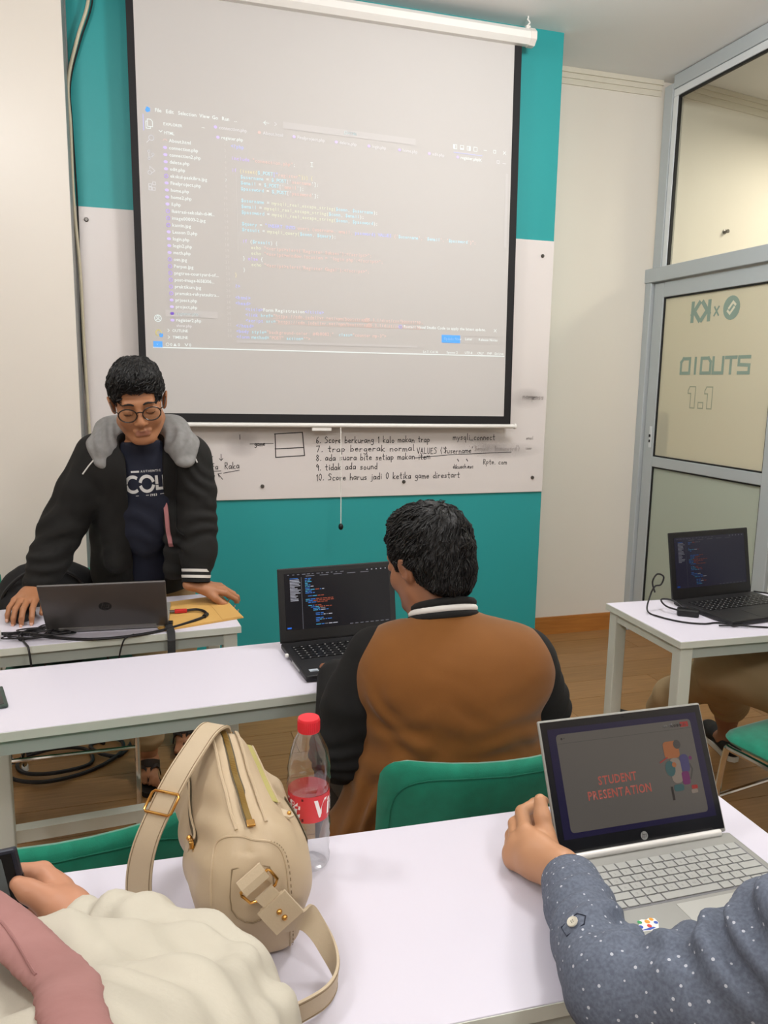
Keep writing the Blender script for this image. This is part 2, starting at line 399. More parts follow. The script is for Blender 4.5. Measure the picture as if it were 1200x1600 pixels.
# corridor behind the glass
ca = math.atan2(0.18761, 0.98224); CM = Matrix.Translation((2.85, 3.87, 0)) @ Matrix.Rotation(ca, 4, 'Z')
st('wall_corridor', MB().box((-0.0, 0.025, -0.005), (2.6, 0.12, CEIL), CM), M_cream)
st('trim_3', MB().box((0, 0.0, 3.045), (2.3, 0.03, CEIL-0.001), CM).box((0, 0.010, 3.02), (2.3, 0.03, 3.046), CM).box((0, 0.017, 2.985), (2.3, 0.03, 3.021), CM), bpy.data.materials['crown_paint'])
st('wall_end', MB().box((5.1, -3.1, -0.005), (5.2, 4.6, CEIL)), M_cream)
hk = MB(); HM = CM @ Matrix.Translation((0.40, 0.0255, 2.33)) @ Matrix.Rotation(math.radians(90), 4, 'X')
hk.lathe([(0.014, 0), (0.014, 0.006), (0.006, 0.008), (0.006, 0.02), (0.011, 0.022), (0.011, 0.028)], M=HM, n=12)
tag(hk.build('wall_hook', M_steel, smooth=True), 'small round metal peg on the corridor wall seen through the upper glass pane', 'hook')
# aluminium and glass partition (plane x = 2.74)
def bars(rects, x0=2.735, x1=2.79):
    b = MB()
    for (y0, y1, z0, z1) in rects: b.box((x0, y0, z0), (x1, y1, z1), bev=0.004)
    return b
w1 = st('window_1', bars([(3.842, 3.915, 2.09, 3.03), (1.25, 3.84, 2.997, 3.065), (1.25, 1.32, 2.09, 2.997)]), M_alu)
st('frame_bead', bars([(3.80, 3.838, 2.09, 2.957), (1.32, 3.838, 2.957, 2.995)], 2.739, 2.765), M_alul, w1)
st('gasket', bars([(3.791, 3.80, 2.09, 2.957), (1.32, 3.80, 2.946, 2.957)], 2.742, 2.762), M_seal, w1)
st('pane', MB().box((2.752, 1.32, 2.09), (2.758, 3.795, 2.95)), M_glass, w1)
st('trim_4', bars([(1.25, 4.0, 2.012, 2.088)], 2.715, 2.80), M_alu)
st('trim_5', bars([(3.895, 3.949, 0, 2.012)], 2.72, 2.79), M_alu).data.materials
st('trim_6', bars([(2.79, 2.86, 0, 2.012), (1.25, 1.32, 0, 2.012)], 2.735, 2.79), M_alul)
w2 = st('window_2', bars([(1.32, 2.79, 1.93, 2.012), (1.32, 2.79, 0.0, 0.10), (1.32, 2.79, 0.995, 1.052)], 2.738, 2.788), M_alu)
st('frosted_pane', MB().box((2.758, 1.32, 1.052), (2.764, 2.79, 1.93)), M_fr1, w2); st('frosted_pane', MB().box((2.758, 1.32, 0.10), (2.764, 2.79, 0.995)), M_fr2, w2)
d1 = st('door_1', bars([(3.80, 3.885, 0.02, 2.005), (2.885, 2.965, 0.02, 2.005), (2.965, 3.80, 1.925, 2.005), (2.965, 3.80, 0.995, 1.052), (2.965, 3.80, 0.02, 0.16)], 2.738, 2.778), M_alu)
st('gasket', bars([(3.793, 3.80, 1.052, 1.925), (2.965, 2.972, 1.052, 1.925), (2.972, 3.793, 1.917, 1.925), (2.972, 3.793, 1.052, 1.060), (3.793, 3.80, 0.16, 0.995), (2.972, 3.793, 0.987, 0.995), (2.965, 2.972, 0.16, 0.995)], 2.742, 2.764), M_seal, d1)
st('frosted_pane', MB().box((2.752, 2.97, 1.056), (2.758, 3.797, 1.921)), M_fr1, d1)
st('frosted_pane', MB().box((2.752, 2.97, 0.16), (2.758, 3.797, 0.99)), M_fr2, d1)
lk = MB().box((2.733, 3.815, 1.10), (2.7395, 3.835, 1.22), bev=0.002); st('lock_plate', lk, M_alul, d1)
lk = MB().box((2.728, 3.820, 1.16), (2.734, 3.830, 1.175)).box((2.728, 3.822, 1.13), (2.734, 3.828, 1.145)); st('lock_slot', lk, M_black, d1)
st('paper_slip', MB().box((2.7605, 3.69, 1.07), (2.7615, 3.775, 1.30)), mat('slip_paper', '#e8e4d8', 0.7), d1)
# lettering on the outside of the door glass, read mirrored from inside
F = Flat(); SG = 0; OL = 1
def LY(x, y): return Vector((2.7508, 3.10+x, y))          # x grows towards the front wall = mirrored
def gl(ch, x, y, w, h):
    g = {'S': [[(1,1),(0,1),(0,.52),(1,.48),(1,0),(0,0)]], 'T': [[(0,1),(1,1)],[(.5,1),(.5,0)]], 'U': [[(0,1),(0,0),(1,0),(1,1)]], 'D': [[(0,0),(0,1),(.75,1),(1,.75),(1,0),(0,0)]], 'I': [[(.5,0),(.5,1)]], 'O': [[(0,0),(1,0),(1,1),(.25,1),(0,.75),(0,0)]]}[ch]
    for pl in g: F.line([(x+(1-a)*w, y+b*h) for a, b in pl], 0.0165, SG)
for ch, x in zip('STUDIO', (0.022, 0.112, 0.202, 0.292, 0.382, 0.452)): gl(ch, x, 1.515, 0.070 if ch != 'I' else 0.05, 0.075)
for pl in ([(.0,.0),(.0,.085)],[(0,.03),(.045,.085)],[(.012,.045),(.05,0)]): 
    F.line([(0.335+a*1.1, 1.785+b) for a, b in pl], 0.024, SG); F.line([(0.405+(0.052-a)*1.1, 1.785+b) for a, b in pl], 0.024, SG)
F.line([(0.265, 1.80), (0.295, 1.84)], 0.010, SG); F.line([(0.265, 1.84), (0.295, 1.80)], 0.010, SG)
F.disc(0.175, 1.828, 0.058, SG, 28); F.line([(0.150, 1.842), (0.166, 1.855), (0.192, 1.828)], 0.012, 2); F.line([(0.200, 1.814), (0.184, 1.801), (0.158, 1.828)], 0.012, 2)
def onepl(x): return [(x, 1.335), (x, 1.445), (x-0.03, 1.445), (x-0.045, 1.425), (x-0.045, 1.41), (x-0.02, 1.41), (x-0.02, 1.335), (x, 1.335)]
F.line([(a+0.02, b) for a, b in [(0.24,1.335),(0.24,1.445),(0.285,1.445),(0.297,1.425),(0.297,1.41),(0.275,1.41),(0.275,1.335),(0.24,1.335)]], 0.006, OL)
F.line([(0.325,1.335),(0.325,1.365),(0.362,1.365),(0.362,1.335),(0.325,1.335)], 0.006, OL)
F.line([(0.39,1.335),(0.39,1.445),(0.435,1.445),(0.447,1.425),(0.447,1.41),(0.425,1.41),(0.425,1.335),(0.39,1.335)], 0.006, OL)
F.build('door_lettering', [mat('door_letters', '#8fa396', 0.6), mat('door_letter_outline', '#a3a892', 0.6), mat('door_logo_gap', '#e2ddc6', 0.5)], LY, d1, off=Vector((-1, 0, 0)))
# ================================================================ projector screen
M_fab = mat('screen_fabric', '#c6c3c1', 0.8)
M_bord = mat('screen_black_border', '#161518', 0.7)
SC = [Vector(p) for p in ((-0.0215, 3.50, 2.96), (1.6815, 3.50, 2.96), (1.703, 3.50, 1.251), (-0.016, 3.50, 1.262))]   # TL TR BR BL
def scr(u, v, off=0.0):
    p = (SC[0]*(1-u)+SC[1]*u)*(1-v)+(SC[3]*(1-u)+SC[2]*u)*v; return p+Vector((0, -1, 0))*off
ps = thing('projection_screen', 'pull-down projection screen with black borders on the teal wall, showing code', 'projection screen', (0.85, 3.50, 1.25))
def T(o, par): o.parent = par; o.matrix_parent_inverse = Matrix.Translation(par.location).inverted() if par.rotation_euler.z == 0 else (Matrix.Translation(par.location) @ Matrix.Rotation(par.rotation_euler.z, 4, 'Z')).inverted(); return o
def slab(u0, v0, u1, v1, o0, o1, nu=1, nv=1):
    b = MB(); vs = []
    for o in (o1, o0):
        for j in range(nv+1):
            for i in range(nu+1): vs.append(scr(u0+(u1-u0)*i/nu, v0+(v1-v0)*j/nv, o))
    n = (nu+1)*(nv+1); fs = []
    for j in range(nv):
        for i in range(nu):
            a = j*(nu+1)+i; q = (a, a+nu+1, a+nu+2, a+1); fs.append(q); fs.append(tuple(n+x for x in reversed(q)))
    ring = [(i, i+1) for i in range(nu)]+[(j*(nu+1)+nu, (j+1)*(nu+1)+nu) for j in range(nv)]+[(nv*(nu+1)+i+1, nv*(nu+1)+i) for i in range(nu)]+[((j+1)*(nu+1), j*(nu+1)) for j in range(nv)]
    for a, b2 in ring: fs.append((a, b2, n+b2, n+a))
    return b.add(vs, fs)
T(slab(0.0165, 0, 0.979, 0.978, 0, 0.0015).build('screen_fabric', M_fab), ps)
bd = slab(0, 0, 0.0168, 1, 0, 0.0017); s2 = slab(0.9788, 0, 1, 1, 0, 0.0017); s3 = slab(0.0168, 0.9778, 0.9788, 1, 0, 0.0017)
bd.add(s2.v, s2.f).add(s3.v, s3.f); T(bd.build('black_border', M_bord), ps)
b = MB(); b.tube([scr(-0.012, 1.006), scr(1.012, 1.006)], 0.010, 12); b.tube([scr(1.012, 1.006), scr(1.017, 1.006)], 0.013, 12); T(b.build('bottom_bar', M_white, smooth=True), ps)
oct_ = [(0.042*math.cos(math.pi*(k+0.5)/4), 0.042*math.sin(math.pi*(k+0.5)/4)) for k in range(8)]
cb = MB(); RX = Matrix.Translation((-0.25, 3.485, 2.981)) @ Matrix.Rotation(math.radians(90), 4, 'Y') @ Matrix.Rotation(math.radians(90), 4, 'Z')
cb.prism([(a*0.86, b_*0.86) for a, b_ in oct_], 0, 1.952, RX); T(cb.build('casing', M_white), ps)
cb = MB(); cb.prism([(a*0.94, b_*0.94) for a, b_ in oct_], 1.952, 1.98, RX); cb.box((1.69, 3.478, 3.017), (1.71, 3.492, 3.03)); T(cb.build('end_cap', mat('end_cap_plastic', '#e6e0da', 0.4)), ps)
hk = MB(); hk.tube(spline([(1.70, 3.485, 3.028), (1.702, 3.485, 3.036), (1.709, 3.485, 3.042), (1.705, 3.485, 3.05), (1.698, 3.485, 3.056), (1.70, 3.485, 3.062), (1.70, 3.485, 3.0695)], 5), 0.0035, 6); T(hk.build('hanging_hook', M_white, smooth=True), ps)
cd = MB(); cd.tube([(0.853, 3.498, 1.245), (0.855, 3.495, 1.05), (0.856, 3.495, 0.785)], 0.0022, 6); T(cd.build('pull_cord', M_white), ps)
cd = MB(); cd.lathe([(0.004, 0.016), (0.010, 0.010), (0.012, 0), (0.009, -0.010), (0.003, -0.014)], (0.856, 3.495, 0.775), 12); T(cd.build('pull_cord_knob', M_black, smooth=True), ps)
cd = MB(); cd.box((0.72, 3.4985, 1.222), (0.81, 3.5015, 1.25)); T(cd.build('pull_handle', M_white), ps)
# projected picture: light letters on the fabric
PC = [(0.029, 3.5, 2.531), (1.638, 3.5, 2.502), (1.654, 3.5, 1.574), (0.043, 3.5, 1.573)]
def homog(src, dst):
    A = []
    for (x, y), (u, v) in zip(src, dst): A.append([x, y, 1, 0, 0, 0, -u*x, -u*y, -u]); A.append([0, 0, 0, x, y, 1, -v*x, -v*y, -v])
    return np.linalg.svd(np.array(A, float))[2][-1].reshape(3, 3)
HP = homog([(0, 0), (1366, 0), (1366, 768), (0, 768)], [(p[0], p[2]) for p in PC])
def PJ(x, y):
    q = HP@np.array([x, -y, 1.0]); X, Z = q[0]/q[2], q[1]/q[2]
    return (X, 3.4972, Z)
pc = {}
def pcol(h, s=0.28, base='#c6c3c1'):
    k = (h, s)
    if k not in pc: pc[k] = (len(pc), mat('projected_light', base, 0.8, emit=(h, s)))
    return pc[k][0]
WH, WD, BL, CY, RD, PU, YE, GN, GR, SB = (pcol(h, s) for h, s in (('#eaffff', .36), ('#eef4ff', .24), ('#5f80ff', .42), ('#66e4ff', .36), ('#ffa890', .25), ('#a070ff', .40), ('#fff06a', .26), ('#f0ffc8', .27), ('#ffffff', .10), ('#f2f0ff', .045)))
BB = pcol('#2e94f0', .55, '#5f8fc0')
F = Flat()
def tx(s, x, y, size=12.5, c=None, **k): return F.text(s, x, -y, size*1.3, c if c is not None else WH, **dict(dict(bold=0.02), **k))
F.poly([(8, -22), (14, -10), (24, -14), (24, -24), (14, -28)], BB)
for s, x in (('File', 40), ('Edit', 75), ('Selection', 114), ('View', 183), ('Go', 226), ('Run', 259), ('...', 300)): tx(s, x, 23, 12)
F.line([(402, -14), (420, -14)], 2, WH); F.line([(409, -8), (402, -14), (409, -20)], 2, WH); F.line([(441, -9), (447, -14), (441, -19)], 2, WD)
F.rect(470, -25, 972, -3, SB); F.ring(700, -12, 5, 2, WH); F.line([(697, -16), (692, -21)], 2, WH); tx('HTML', 708, 18, 11)
for x in (1134, 1163, 1192, 1220): F.line([(x-7, -19), (x+7, -19), (x+7, -5), (x-7, -5), (x-7, -19)], 2, WH)
F.rect(1127, -19, 1134, -5, WH); F.rect(1170, -19, 1156, -14, WH); F.rect(1192, -19, 1199, -5, WH)
F.line([(1256, -12), (1268, -12)], 2, WH); F.line([(1298, -17), (1308, -17), (1308, -7), (1298, -7), (1298, -17)], 2, WH); F.line([(1341, -17), (1351, -7)], 2, WH); F.line([(1341, -7), (1351, -17)], 2, WH)
# activity bar icons
F.rect(0, -84, 2.5, -34, BL)
F.line([(14, -70), (14, -48), (24, -48), (30, -54), (30, -70), (14, -70)], 2.2, WH); F.line([(14, -55), (9, -55), (9, -76), (23, -76), (23, -70)], 2.2, WH)
F.ring(24, -104, 8, 2.2, WD); F.line([(18, -110), (9, -119)], 2.4, WD)
for x, y in ((14, -146), (14, -168), (27, -154)): F.ring(x, y, 3.6, 1.8, WD, 10)
F.line([(14, -150), (14, -164)], 2, WD); F.line([(27, -158), (24, -162), (15, -164)], 2, WD)
F.line([(15, -192), (31, -204), (18, -214)], 2.2, WD); F.line([(15, -192), (15, -200)], 2.2, WD); F.ring(14, -211, 6, 2, WD, 10)
for x, y in ((9, -265), (20, -265), (9, -254), (22, -248)): F.line([(x, y), (x+9, y), (x+9, y+9), (x, y+9), (x, y)], 2, WD)
F.ring(19, -672, 11, 2.2, WH, 18); F.ring(19, -668, 4, 2, WH, 12); F.ring(19, -683, 8, 2, WH, 10, 30, 150)
F.ring(19, -719, 9, 3, YE, 14); F.disc(27, -727, 7, BB)
tx('EXPLORER', 65, 61, 9.5); tx('...', 190, 55, 12); F.line([(50, -78), (55, -83), (60, -78)], 2, WH); tx('HTML', 66, 88, 10, bold=0.02)
items = ['About.html', 'connection.php', 'connection2.php', 'delete.php', 'edit.php', 'ekskul-paskibra.jpg', 'Finalproject.php', 'home.php', 'home2.php', 'il.php', 'ilustrasi-sekolah-di-M...', 'image00003-2.jpg', 'kantin.jpg', 'Lesson 13.php', 'login.php', 'login2.php', 'math.php', 'osn.jpg', 'Perpus.jpg', 'pngtree-courtyard-of...', 'post-image-1658306...', 'praktikum.jpg', 'pramuka-rahyatsultra...', 'prjoect.php', 'project.php', 'register.php', 'register2.php']
F.rect(45, -665, 222, -643, SB)
for i, s in enumerate(items):
    y = 111+i*21.9; tx(s, 80, y, 11.5)
    if s.endswith('.php'): F.disc(67, -(y-4), 7, PU, 10, 5)
    elif s.endswith('html'): F.line([(62, -(y-4)), (66, -(y-8))], 2, RD); F.line([(70, -(y-8)), (74, -(y-4))], 2, RD)
    else: F.ring(67, -(y-4), 5.5, 2, PU, 10)
tx('show.php', 80, 698, 10, c=WD)
for s, y in (('OUTLINE', 715), ('TIMELINE', 737)): tx(s, 65, y, 10); F.line([(50, -(y-9)), (55, -(y-4.5)), (50, -y)], 2, WH)
F.rect(0, -768, 30, -747, BB); tx('x', 10, 761, 9); tx('0', 56, 762, 11); F.ring(47, -757, 5, 1.6, WH, 10); F.poly([(66, -762), (78, -762), (72, -752)], WH); tx('0', 82, 762, 11); F.line([(106, -753), (111, -760), (116, -753)], 2.4, WH); tx('0', 120, 762, 11)
F.line([(0, -767.5), (1366, -767.5)], 4, WH)
# tabs
for s, x in (('connection.php', 248), ('About.html', 398), ('Finalproject.php', 521), ('delete.php', 676), ('login.php', 800), ('home.php', 920), ('edit.php', 1040), ('register.php', 1158)):
    tx(s, x, 52, 11.5, c=WH if 'reg' in s else WD); F.disc(x-12, -47, 6, PU if 'html' not in s else RD, 10, 5)
F.rect(1128, -33, 1250, -31, BL); F.line([(1236, -43), (1246, -53)], 2, WH); F.line([(1236, -53), (1246, -43)], 2, WH)
F.disc(243, -78, 6, PU, 10, 5); tx('register.php', 255, 82, 11)
F.line([(1314, -52), (1324, -52), (1324, -42), (1314, -42), (1314, -52)], 2, WD); F.line([(1340, -50), (1352, -50)], 2, WD)
F.line([(572, -138), (572, -124)], 2, WH); F.line([(568, -124), (576, -124)], 2, WH); F.line([(568, -138), (576, -138)], 2, WH)
MW = 9.05
def code(line, col, segs):
    x = 286+col*MW; y = 106+(line-1)*18.9
    for s, c in segs: F.text(s, x, -y, 16, c, mono=MW, bold=0.02); x += MW*len(s)
for i in range(1, 35): F.text(str(i), 262-(8 if i > 9 else 0), -(102.5+(i-1)*18.9), 13, WH if i == 7 else GR, mono=8)
code(1, 0, [('<?php', BL)]); code(3, 0, [('include ', PU), ('"connection.php"', RD), (';', WH)])
code(5, 0, [('if ', PU), ('(isset(', YE), ('$_POST', CY), ('["', BL), ('register', RD), ('"])) {', YE)])
for l, a, b_ in ((6, '$username', 'username'), (7, '$email', 'email'), (8, '$password', 'password')):
    code(l, 3.3, [(a, CY), (' = ', WH), ('$_POST', CY), ("['", WD), (b_, RD), ("'];", WH)])
    code(l+4, 3.3, [(a, CY), (' = ', WH), ('mysqli_real_escape_string(', GN), ('$conn', CY), (', ', WH), (a, CY), (');', WH)])
code(14, 3.3, [('$query', CY), (' = ', WH), ('"INSERT INTO', BL), (' users (username, email, ', RD), ('password) VALUES', BL), (" ('", RD), ('$username', CY), ("', '", RD), ('$email', CY), ("', '", RD), ('$password', CY), ("')\";", RD)])
code(15, 3.3, [('$result', CY), (' = ', WH), ('mysqli_query(', GN), ('$conn', CY), (', ', WH), ('$query', CY), (');', WH)])
code(17, 3.3, [('if ', PU), ('(', WH), ('$result', CY), (') {', WH)])
code(18, 6.6, [('echo ', GN), ("\"<script>alert('Register Sukses');</script>\";", RD)])
code(19, 6.6, [('echo ', GN), ("\"<script>window.location = 'login.php';</script>\";", RD)])
code(20, 3.3, [('} ', WH), ('else ', PU), ('{', WH)]); code(21, 6.6, [('echo ', GN), ("\"<script>alert('Register Gagal');</script>\";", RD)])
code(22, 3.3, [('}', WH)]); code(23, 0, [('}', YE)]); code(25, 0, [('?>', BL)])
code(27, 0, [('<html>', BL)]); code(28, 0, [('<head>', BL)])
code(29, 3.8, [('<title>', BL), ('Form Registration', WH), ('</title>', BL)])
code(30, 3.8, [('<link ', BL), ('href=', CY), ('"https://cdn.jsdelivr.net/npm/bootstrap@5.3.1/dist/css/bootstrap.', RD)])
code(31, 3.8, [('<script ', BL), ('src=', CY), ('"https://cdn.jsdelivr.net/npm/bootstrap@5.3.1/dist/js/bootstrap.', RD)])
for l in (30, 31): F.rect(286+14.8*MW, -(109+(l-1)*18.9), 286+80*MW, -(108+(l-1)*18.9), RD)
code(32, 0, [('</head>', BL)]); code(33, 0, [('<body ', BL), ('style=', CY), ('"background-color: #4b0082;"', RD), ('  class=', CY), ('"counter mp-3">', RD)])
code(34, 0, [('<form ', BL), ('method=', CY), ('"POST" ', RD), ('action=', CY), ('"">', RD)])
F.rect(286, -745, 985, -737, SB); F.rect(1354, -355, 1364, -85, SB)
F.rect(300, -440, 301.5, -190, GR)
F.ring(914, -669, 6, 2, BL, 12); tx('Restart Visual Studio Code to apply the latest update.', 928, 673, 11.5)
F.rect(1088, -722, 1168, -693, BB); tx('Update Now', 1098, 711, 10.5); tx('Later', 1190, 710, 10.5); tx('Release Notes', 1250, 711, 10.5)
for x in (1178, 1242): F.line([(x, -721), (x+(48 if x < 1200 else 100), -721), (x+(48 if x < 1200 else 100), -694), (x, -694), (x, -721)], 1.2, SB)
F.line([(1318, -665), (1328, -675)], 2, WH); F.line([(1318, -675), (1328, -665)], 2, WH)
for s, x in (('Ln 7, Col 36', 1010), ('Spaces: 2', 1110), ('UTF-8', 1190), ('CRLF', 1245), ('PHP', 1290), ('Go Live', 1322)): tx(s, x, 762, 9.5)
mats = [m for i, m in sorted(pc.values(), key=lambda t: t[0])]
o = F.build('projected_code', mats, PJ); T(o, ps); o['label'] = 'pale projected code editor lettering on the screen fabric'
# ================================================================ whiteboard with handwriting
wb = MB().box((-0.254, 3.573, 0.903), (1.934, 3.5845, 2.132), bev=0.002).build('whiteboard', mat('whiteboard_laminate', '#dcd6d4', 0.25))
tag(wb, 'wide white marker board screwed to the teal wall behind the projection screen', 'whiteboard')
for x, z in ((-0.204, 2.081), (1.873, 2.06), (0.504, 0.964), (1.186, 0.970), (1.874, 0.977)):
    b = MB(); b.lathe([(0.009, 0), (0.009, 0.004), (0.006, 0.008)], M=Matrix.Translation((x, 3.573, z)) @ Matrix.Rotation(math.radians(90), 4, 'X'), n=12); b.build('mounting_screw', M_steel, wb)
HW = {}
def hw(ch, *ss): HW[ch] = [[tuple(float(q) for q in p.split(',')) for p in s.split()] for s in ss]
hw('a', '.42,.42 .2,.5 .04,.3 .1,.04 .28,.06 .42,.3 .42,.46 .44,.02'); hw('b', '.05,1 .05,0', '.05,.3 .25,.48 .42,.3 .35,.05 .05,.03'); hw('c', '.4,.42 .2,.48 .05,.25 .15,.02 .4,.06')
hw('d', '.4,.4 .2,.48 .05,.25 .15,.02 .4,.15', '.42,1 .42,0'); hw('e', '.05,.25 .4,.3 .3,.48 .1,.42 .05,.2 .15,.02 .4,.06'); hw('f', '.4,.95 .22,.95 .2,.7 .2,0', '.03,.5 .38,.5')
hw('g', '.4,.42 .2,.48 .05,.28 .2,.06 .4,.25', '.42,.46 .42,-.25 .25,-.4 .05,-.3'); hw('h', '.05,1 .05,0', '.05,.3 .25,.48 .4,.35 .4,0'); hw('i', '.1,.46 .1,0', '.1,.68 .12,.72'); hw('j', '.2,.46 .2,-.25 .02,-.35', '.2,.68 .22,.72')
hw('k', '.05,1 .05,0', '.38,.5 .06,.2 .4,0'); hw('l', '.1,1 .1,.05 .2,0'); hw('m', '.03,.46 .03,0', '.03,.3 .2,.48 .3,.3 .3,0', '.3,.3 .45,.48 .56,.3 .56,0'); hw('n', '.05,.46 .05,0', '.05,.3 .25,.48 .4,.3 .4,0')
hw('o', '.22,.47 .05,.28 .15,.02 .35,.06 .42,.3 .22,.47'); hw('p', '.05,.46 .05,-.4', '.05,.35 .25,.48 .42,.3 .3,.05 .05,.1'); hw('q', '.4,.42 .2,.48 .05,.25 .2,.03 .4,.2', '.42,.46 .42,-.4'); hw('r', '.06,.46 .06,0', '.06,.28 .2,.44 .36,.42')
hw('s', '.38,.42 .15,.46 .08,.32 .34,.18 .28,.02 .04,.05'); hw('t', '.2,.9 .2,.06 .34,0', '.03,.55 .38,.58'); hw('u', '.05,.46 .06,.1 .2,.0 .4,.15', '.42,.46 .42,0'); hw('x', '.05,.45 .4,0', '.4,.45 .05,0'); hw('y', '.05,.46 .2,.12', '.42,.46 .1,-.35'); hw('z', '.05,.45 .4,.45 .05,0 .42,.02')
hw('w', '.03,.46 .15,0 .28,.4 .42,0 .55,.46'); hw('v', '.05,.46 .22,0 .4,.46')
hw('S', '.5,.9 .25,1 .08,.78 .45,.45 .4,.08 .05,.05'); hw('R', '.06,0 .06,.95 .4,.9 .4,.6 .08,.5 .45,0'); hw('V', '.03,.9 .25,0 .5,.95'); hw('A', '.02,0 .25,.95 .48,0', '.1,.4 .4,.42'); hw('L', '.08,.95 .06,.02 .42,.04'); hw('U', '.05,.95 .08,.15 .25,0 .42,.15 .45,.95'); hw('E', '.45,.95 .06,.92 .06,.02 .45,.04', '.06,.5 .38,.52')
hw('0', '.25,.95 .05,.6 .1,.15 .28,0 .45,.35 .42,.8 .25,.95'); hw('1', '.1,.75 .25,.95 .25,0'); hw('6', '.4,.95 .12,.6 .08,.15 .3,0 .42,.25 .28,.42 .1,.3'); hw('7', '.05,.9 .45,.92 .2,0'); hw('8', '.25,.5 .08,.75 .25,.95 .42,.75 .25,.5 .06,.22 .25,0 .45,.22 .25,.5'); hw('9', '.4,.7 .2,.95 .06,.7 .2,.5 .4,.65 .38,0')
hw('.', '.1,.0 .14,.04'); hw(',', '.1,.05 .05,-.12'); hw("'", '.1,1 .1,.8'); hw('(', '.25,1 .08,.5 .25,-.1'); hw(')', '.05,1 .22,.5 .05,-.1'); hw('_', '0,-.05 .45,-.05'); hw('$', '.42,.8 .2,.9 .08,.7 .4,.4 .3,.1 .05,.12', '.25,1.05 .25,-.05'); hw('I', '.2,.95 .2,0')
F = Flat(); rr = random.Random(4)
def hand(txt, x, z, h, w=0.0032, wx=1.0, mi=0):
    for ch in txt:
        if ch == ' ': x += h*0.55*wx; continue
        dy = rr.uniform(-.06, .06)*h; adv = max(p[0] for s in HW[ch] for p in s)
        for s in HW[ch]: F.line([(x+p[0]*h*wx+rr.uniform(-.015, .015)*h, z+p[1]*h+dy) for p in s], w, mi)
        x += (adv+0.17)*h*wx
    return x
hand('6. Score berkurang 1 kalo makan trap', 0.754, 1.160, 0.030, wx=0.93); hand('7. trap bergerak normal', 0.754, 1.119, 0.030, wx=1.27)
hand('8. ada suara bite setiap makan item', 0.754, 1.078, 0.030, wx=0.98); hand('9. tidak ada sound', 0.754, 1.034, 0.030, wx=1.02); hand('10. Score harus jadi 0 ketika game direstart', 0.754, 0.985, 0.031, wx=0.98)
hand("VALUES ('$username'", 1.250, 1.105, 0.030, 0.003, wx=0.92); hand("', '$email', '$password')", 1.52, 1.115, 0.026, 0.0026, mi=1, wx=0.9)
hand('mysqli_connect', 1.435, 1.17, 0.030, 0.003, wx=0.98); hand('dikuach.exc', 1.439, 1.030, 0.02, 0.0028, wx=0.95); hand('Rpte. com', 1.60, 1.048, 0.026, 0.0028, wx=1.0)
F.line([(1.243, 1.085), (1.42, 1.098), (1.75, 1.108)], 0.0032); F.line([(1.462, 1.075), (1.468, 1.066)], 0.004); F.line([(1.51, 1.075), (1.516, 1.066)], 0.004)
F.line([(0.562, 1.203), (0.690, 1.21), (0.700, 1.103), (0.566, 1.096), (0.564, 1.203)], 0.0045); F.line([(0.564, 1.135), (0.695, 1.140)], 0.0045)
hand('game', 0.470, 1.150, 0.022, 0.003, wx=0.9); F.line([(0.45, 1.158), (0.555, 1.160)], 0.003)
hand('Rafa', 0.245, 1.045, 0.028, 0.003, wx=0.95); hand('Raka', 0.335, 1.047, 0.030, 0.003, wx=0.95); F.line([(0.24, 1.036), (0.318, 1.038)], 0.003); F.line([(0.33, 1.028), (0.40, 1.040)], 0.003)
for x, z in ((0.275, 1.095), (0.32, 1.085)): F.line([(x, z+0.028), (x, z)], 0.003); F.line([(x-0.008, z+0.009), (x, z), (x+0.008, z+0.009)], 0.003)
F.line([(0.29, 1.018), (0.285, 0.99)], 0.003); F.line([(0.305, 1.025), (0.325, 1.0)], 0.003); F.line([(0.32, 1.028), (0.305, 1.025), (0.31, 1.01)], 0.003)
F.line([(0.405, 1.20), (0.405, 1.18)], 0.003)
hand('email', 1.83, 1.17, 0.016, 0.0022, mi=1); hand('user', 1.83, 1.12, 0.016, 0.0022, mi=1); hand('name', 1.80, 1.37, 0.03, 0.004, mi=1); hand('pass', 1.85, 1.37, 0.03, 0.003, mi=1)
o = F.build('handwriting', [mat('marker_ink', '#3a3738', 0.6), mat('faded_marker_ink', '#a9a19e', 0.7)], lambda x, z: (x, 3.5722, z), wb); o['label'] = 'black marker handwriting listing numbered notes'
# smudged, half wiped ink
def smudge_mat():
    m = bpy.data.materials.new('wiped_ink_smudge'); m.use_nodes = True; nt = m.node_tree; N = nt.nodes; b = N['Principled BSDF']; b.inputs['Base Color'].default_value = lin('#8a8280'); b.inputs['Roughness'].default_value = 0.5
    tc = N.new('ShaderNodeTexCoord'); n = N.new('ShaderNodeTexNoise'); n.inputs['Scale'].default_value = 9; n.inputs['Detail'].default_value = 5; nt.links.new(tc.outputs['Object'], n.inputs['Vector'])
    g = N.new('ShaderNodeTexGradient'); g.gradient_type = 'SPHERICAL'; mp = N.new('ShaderNodeMapping'); nt.links.new(tc.outputs['Generated'], mp.inputs[0]); mp.inputs['Location'].default_value = (-1, 0, -1); mp.inputs['Scale'].default_value = (2, 0, 2); nt.links.new(mp.outputs[0], g.inputs[0])
    mu = N.new('ShaderNodeMath'); mu.operation = 'MULTIPLY'; nt.links.new(n.outputs[0], mu.inputs[0]); nt.links.new(g.outputs['Fac'], mu.inputs[1])
    m2 = N.new('ShaderNodeMath'); m2.operation = 'MULTIPLY'; m2.inputs[1].default_value = 0.62; m2.use_clamp = True; nt.links.new(mu.outputs[0], m2.inputs[0]); nt.links.new(m2.outputs[0], b.inputs['Alpha']); return m
SM = smudge_mat()
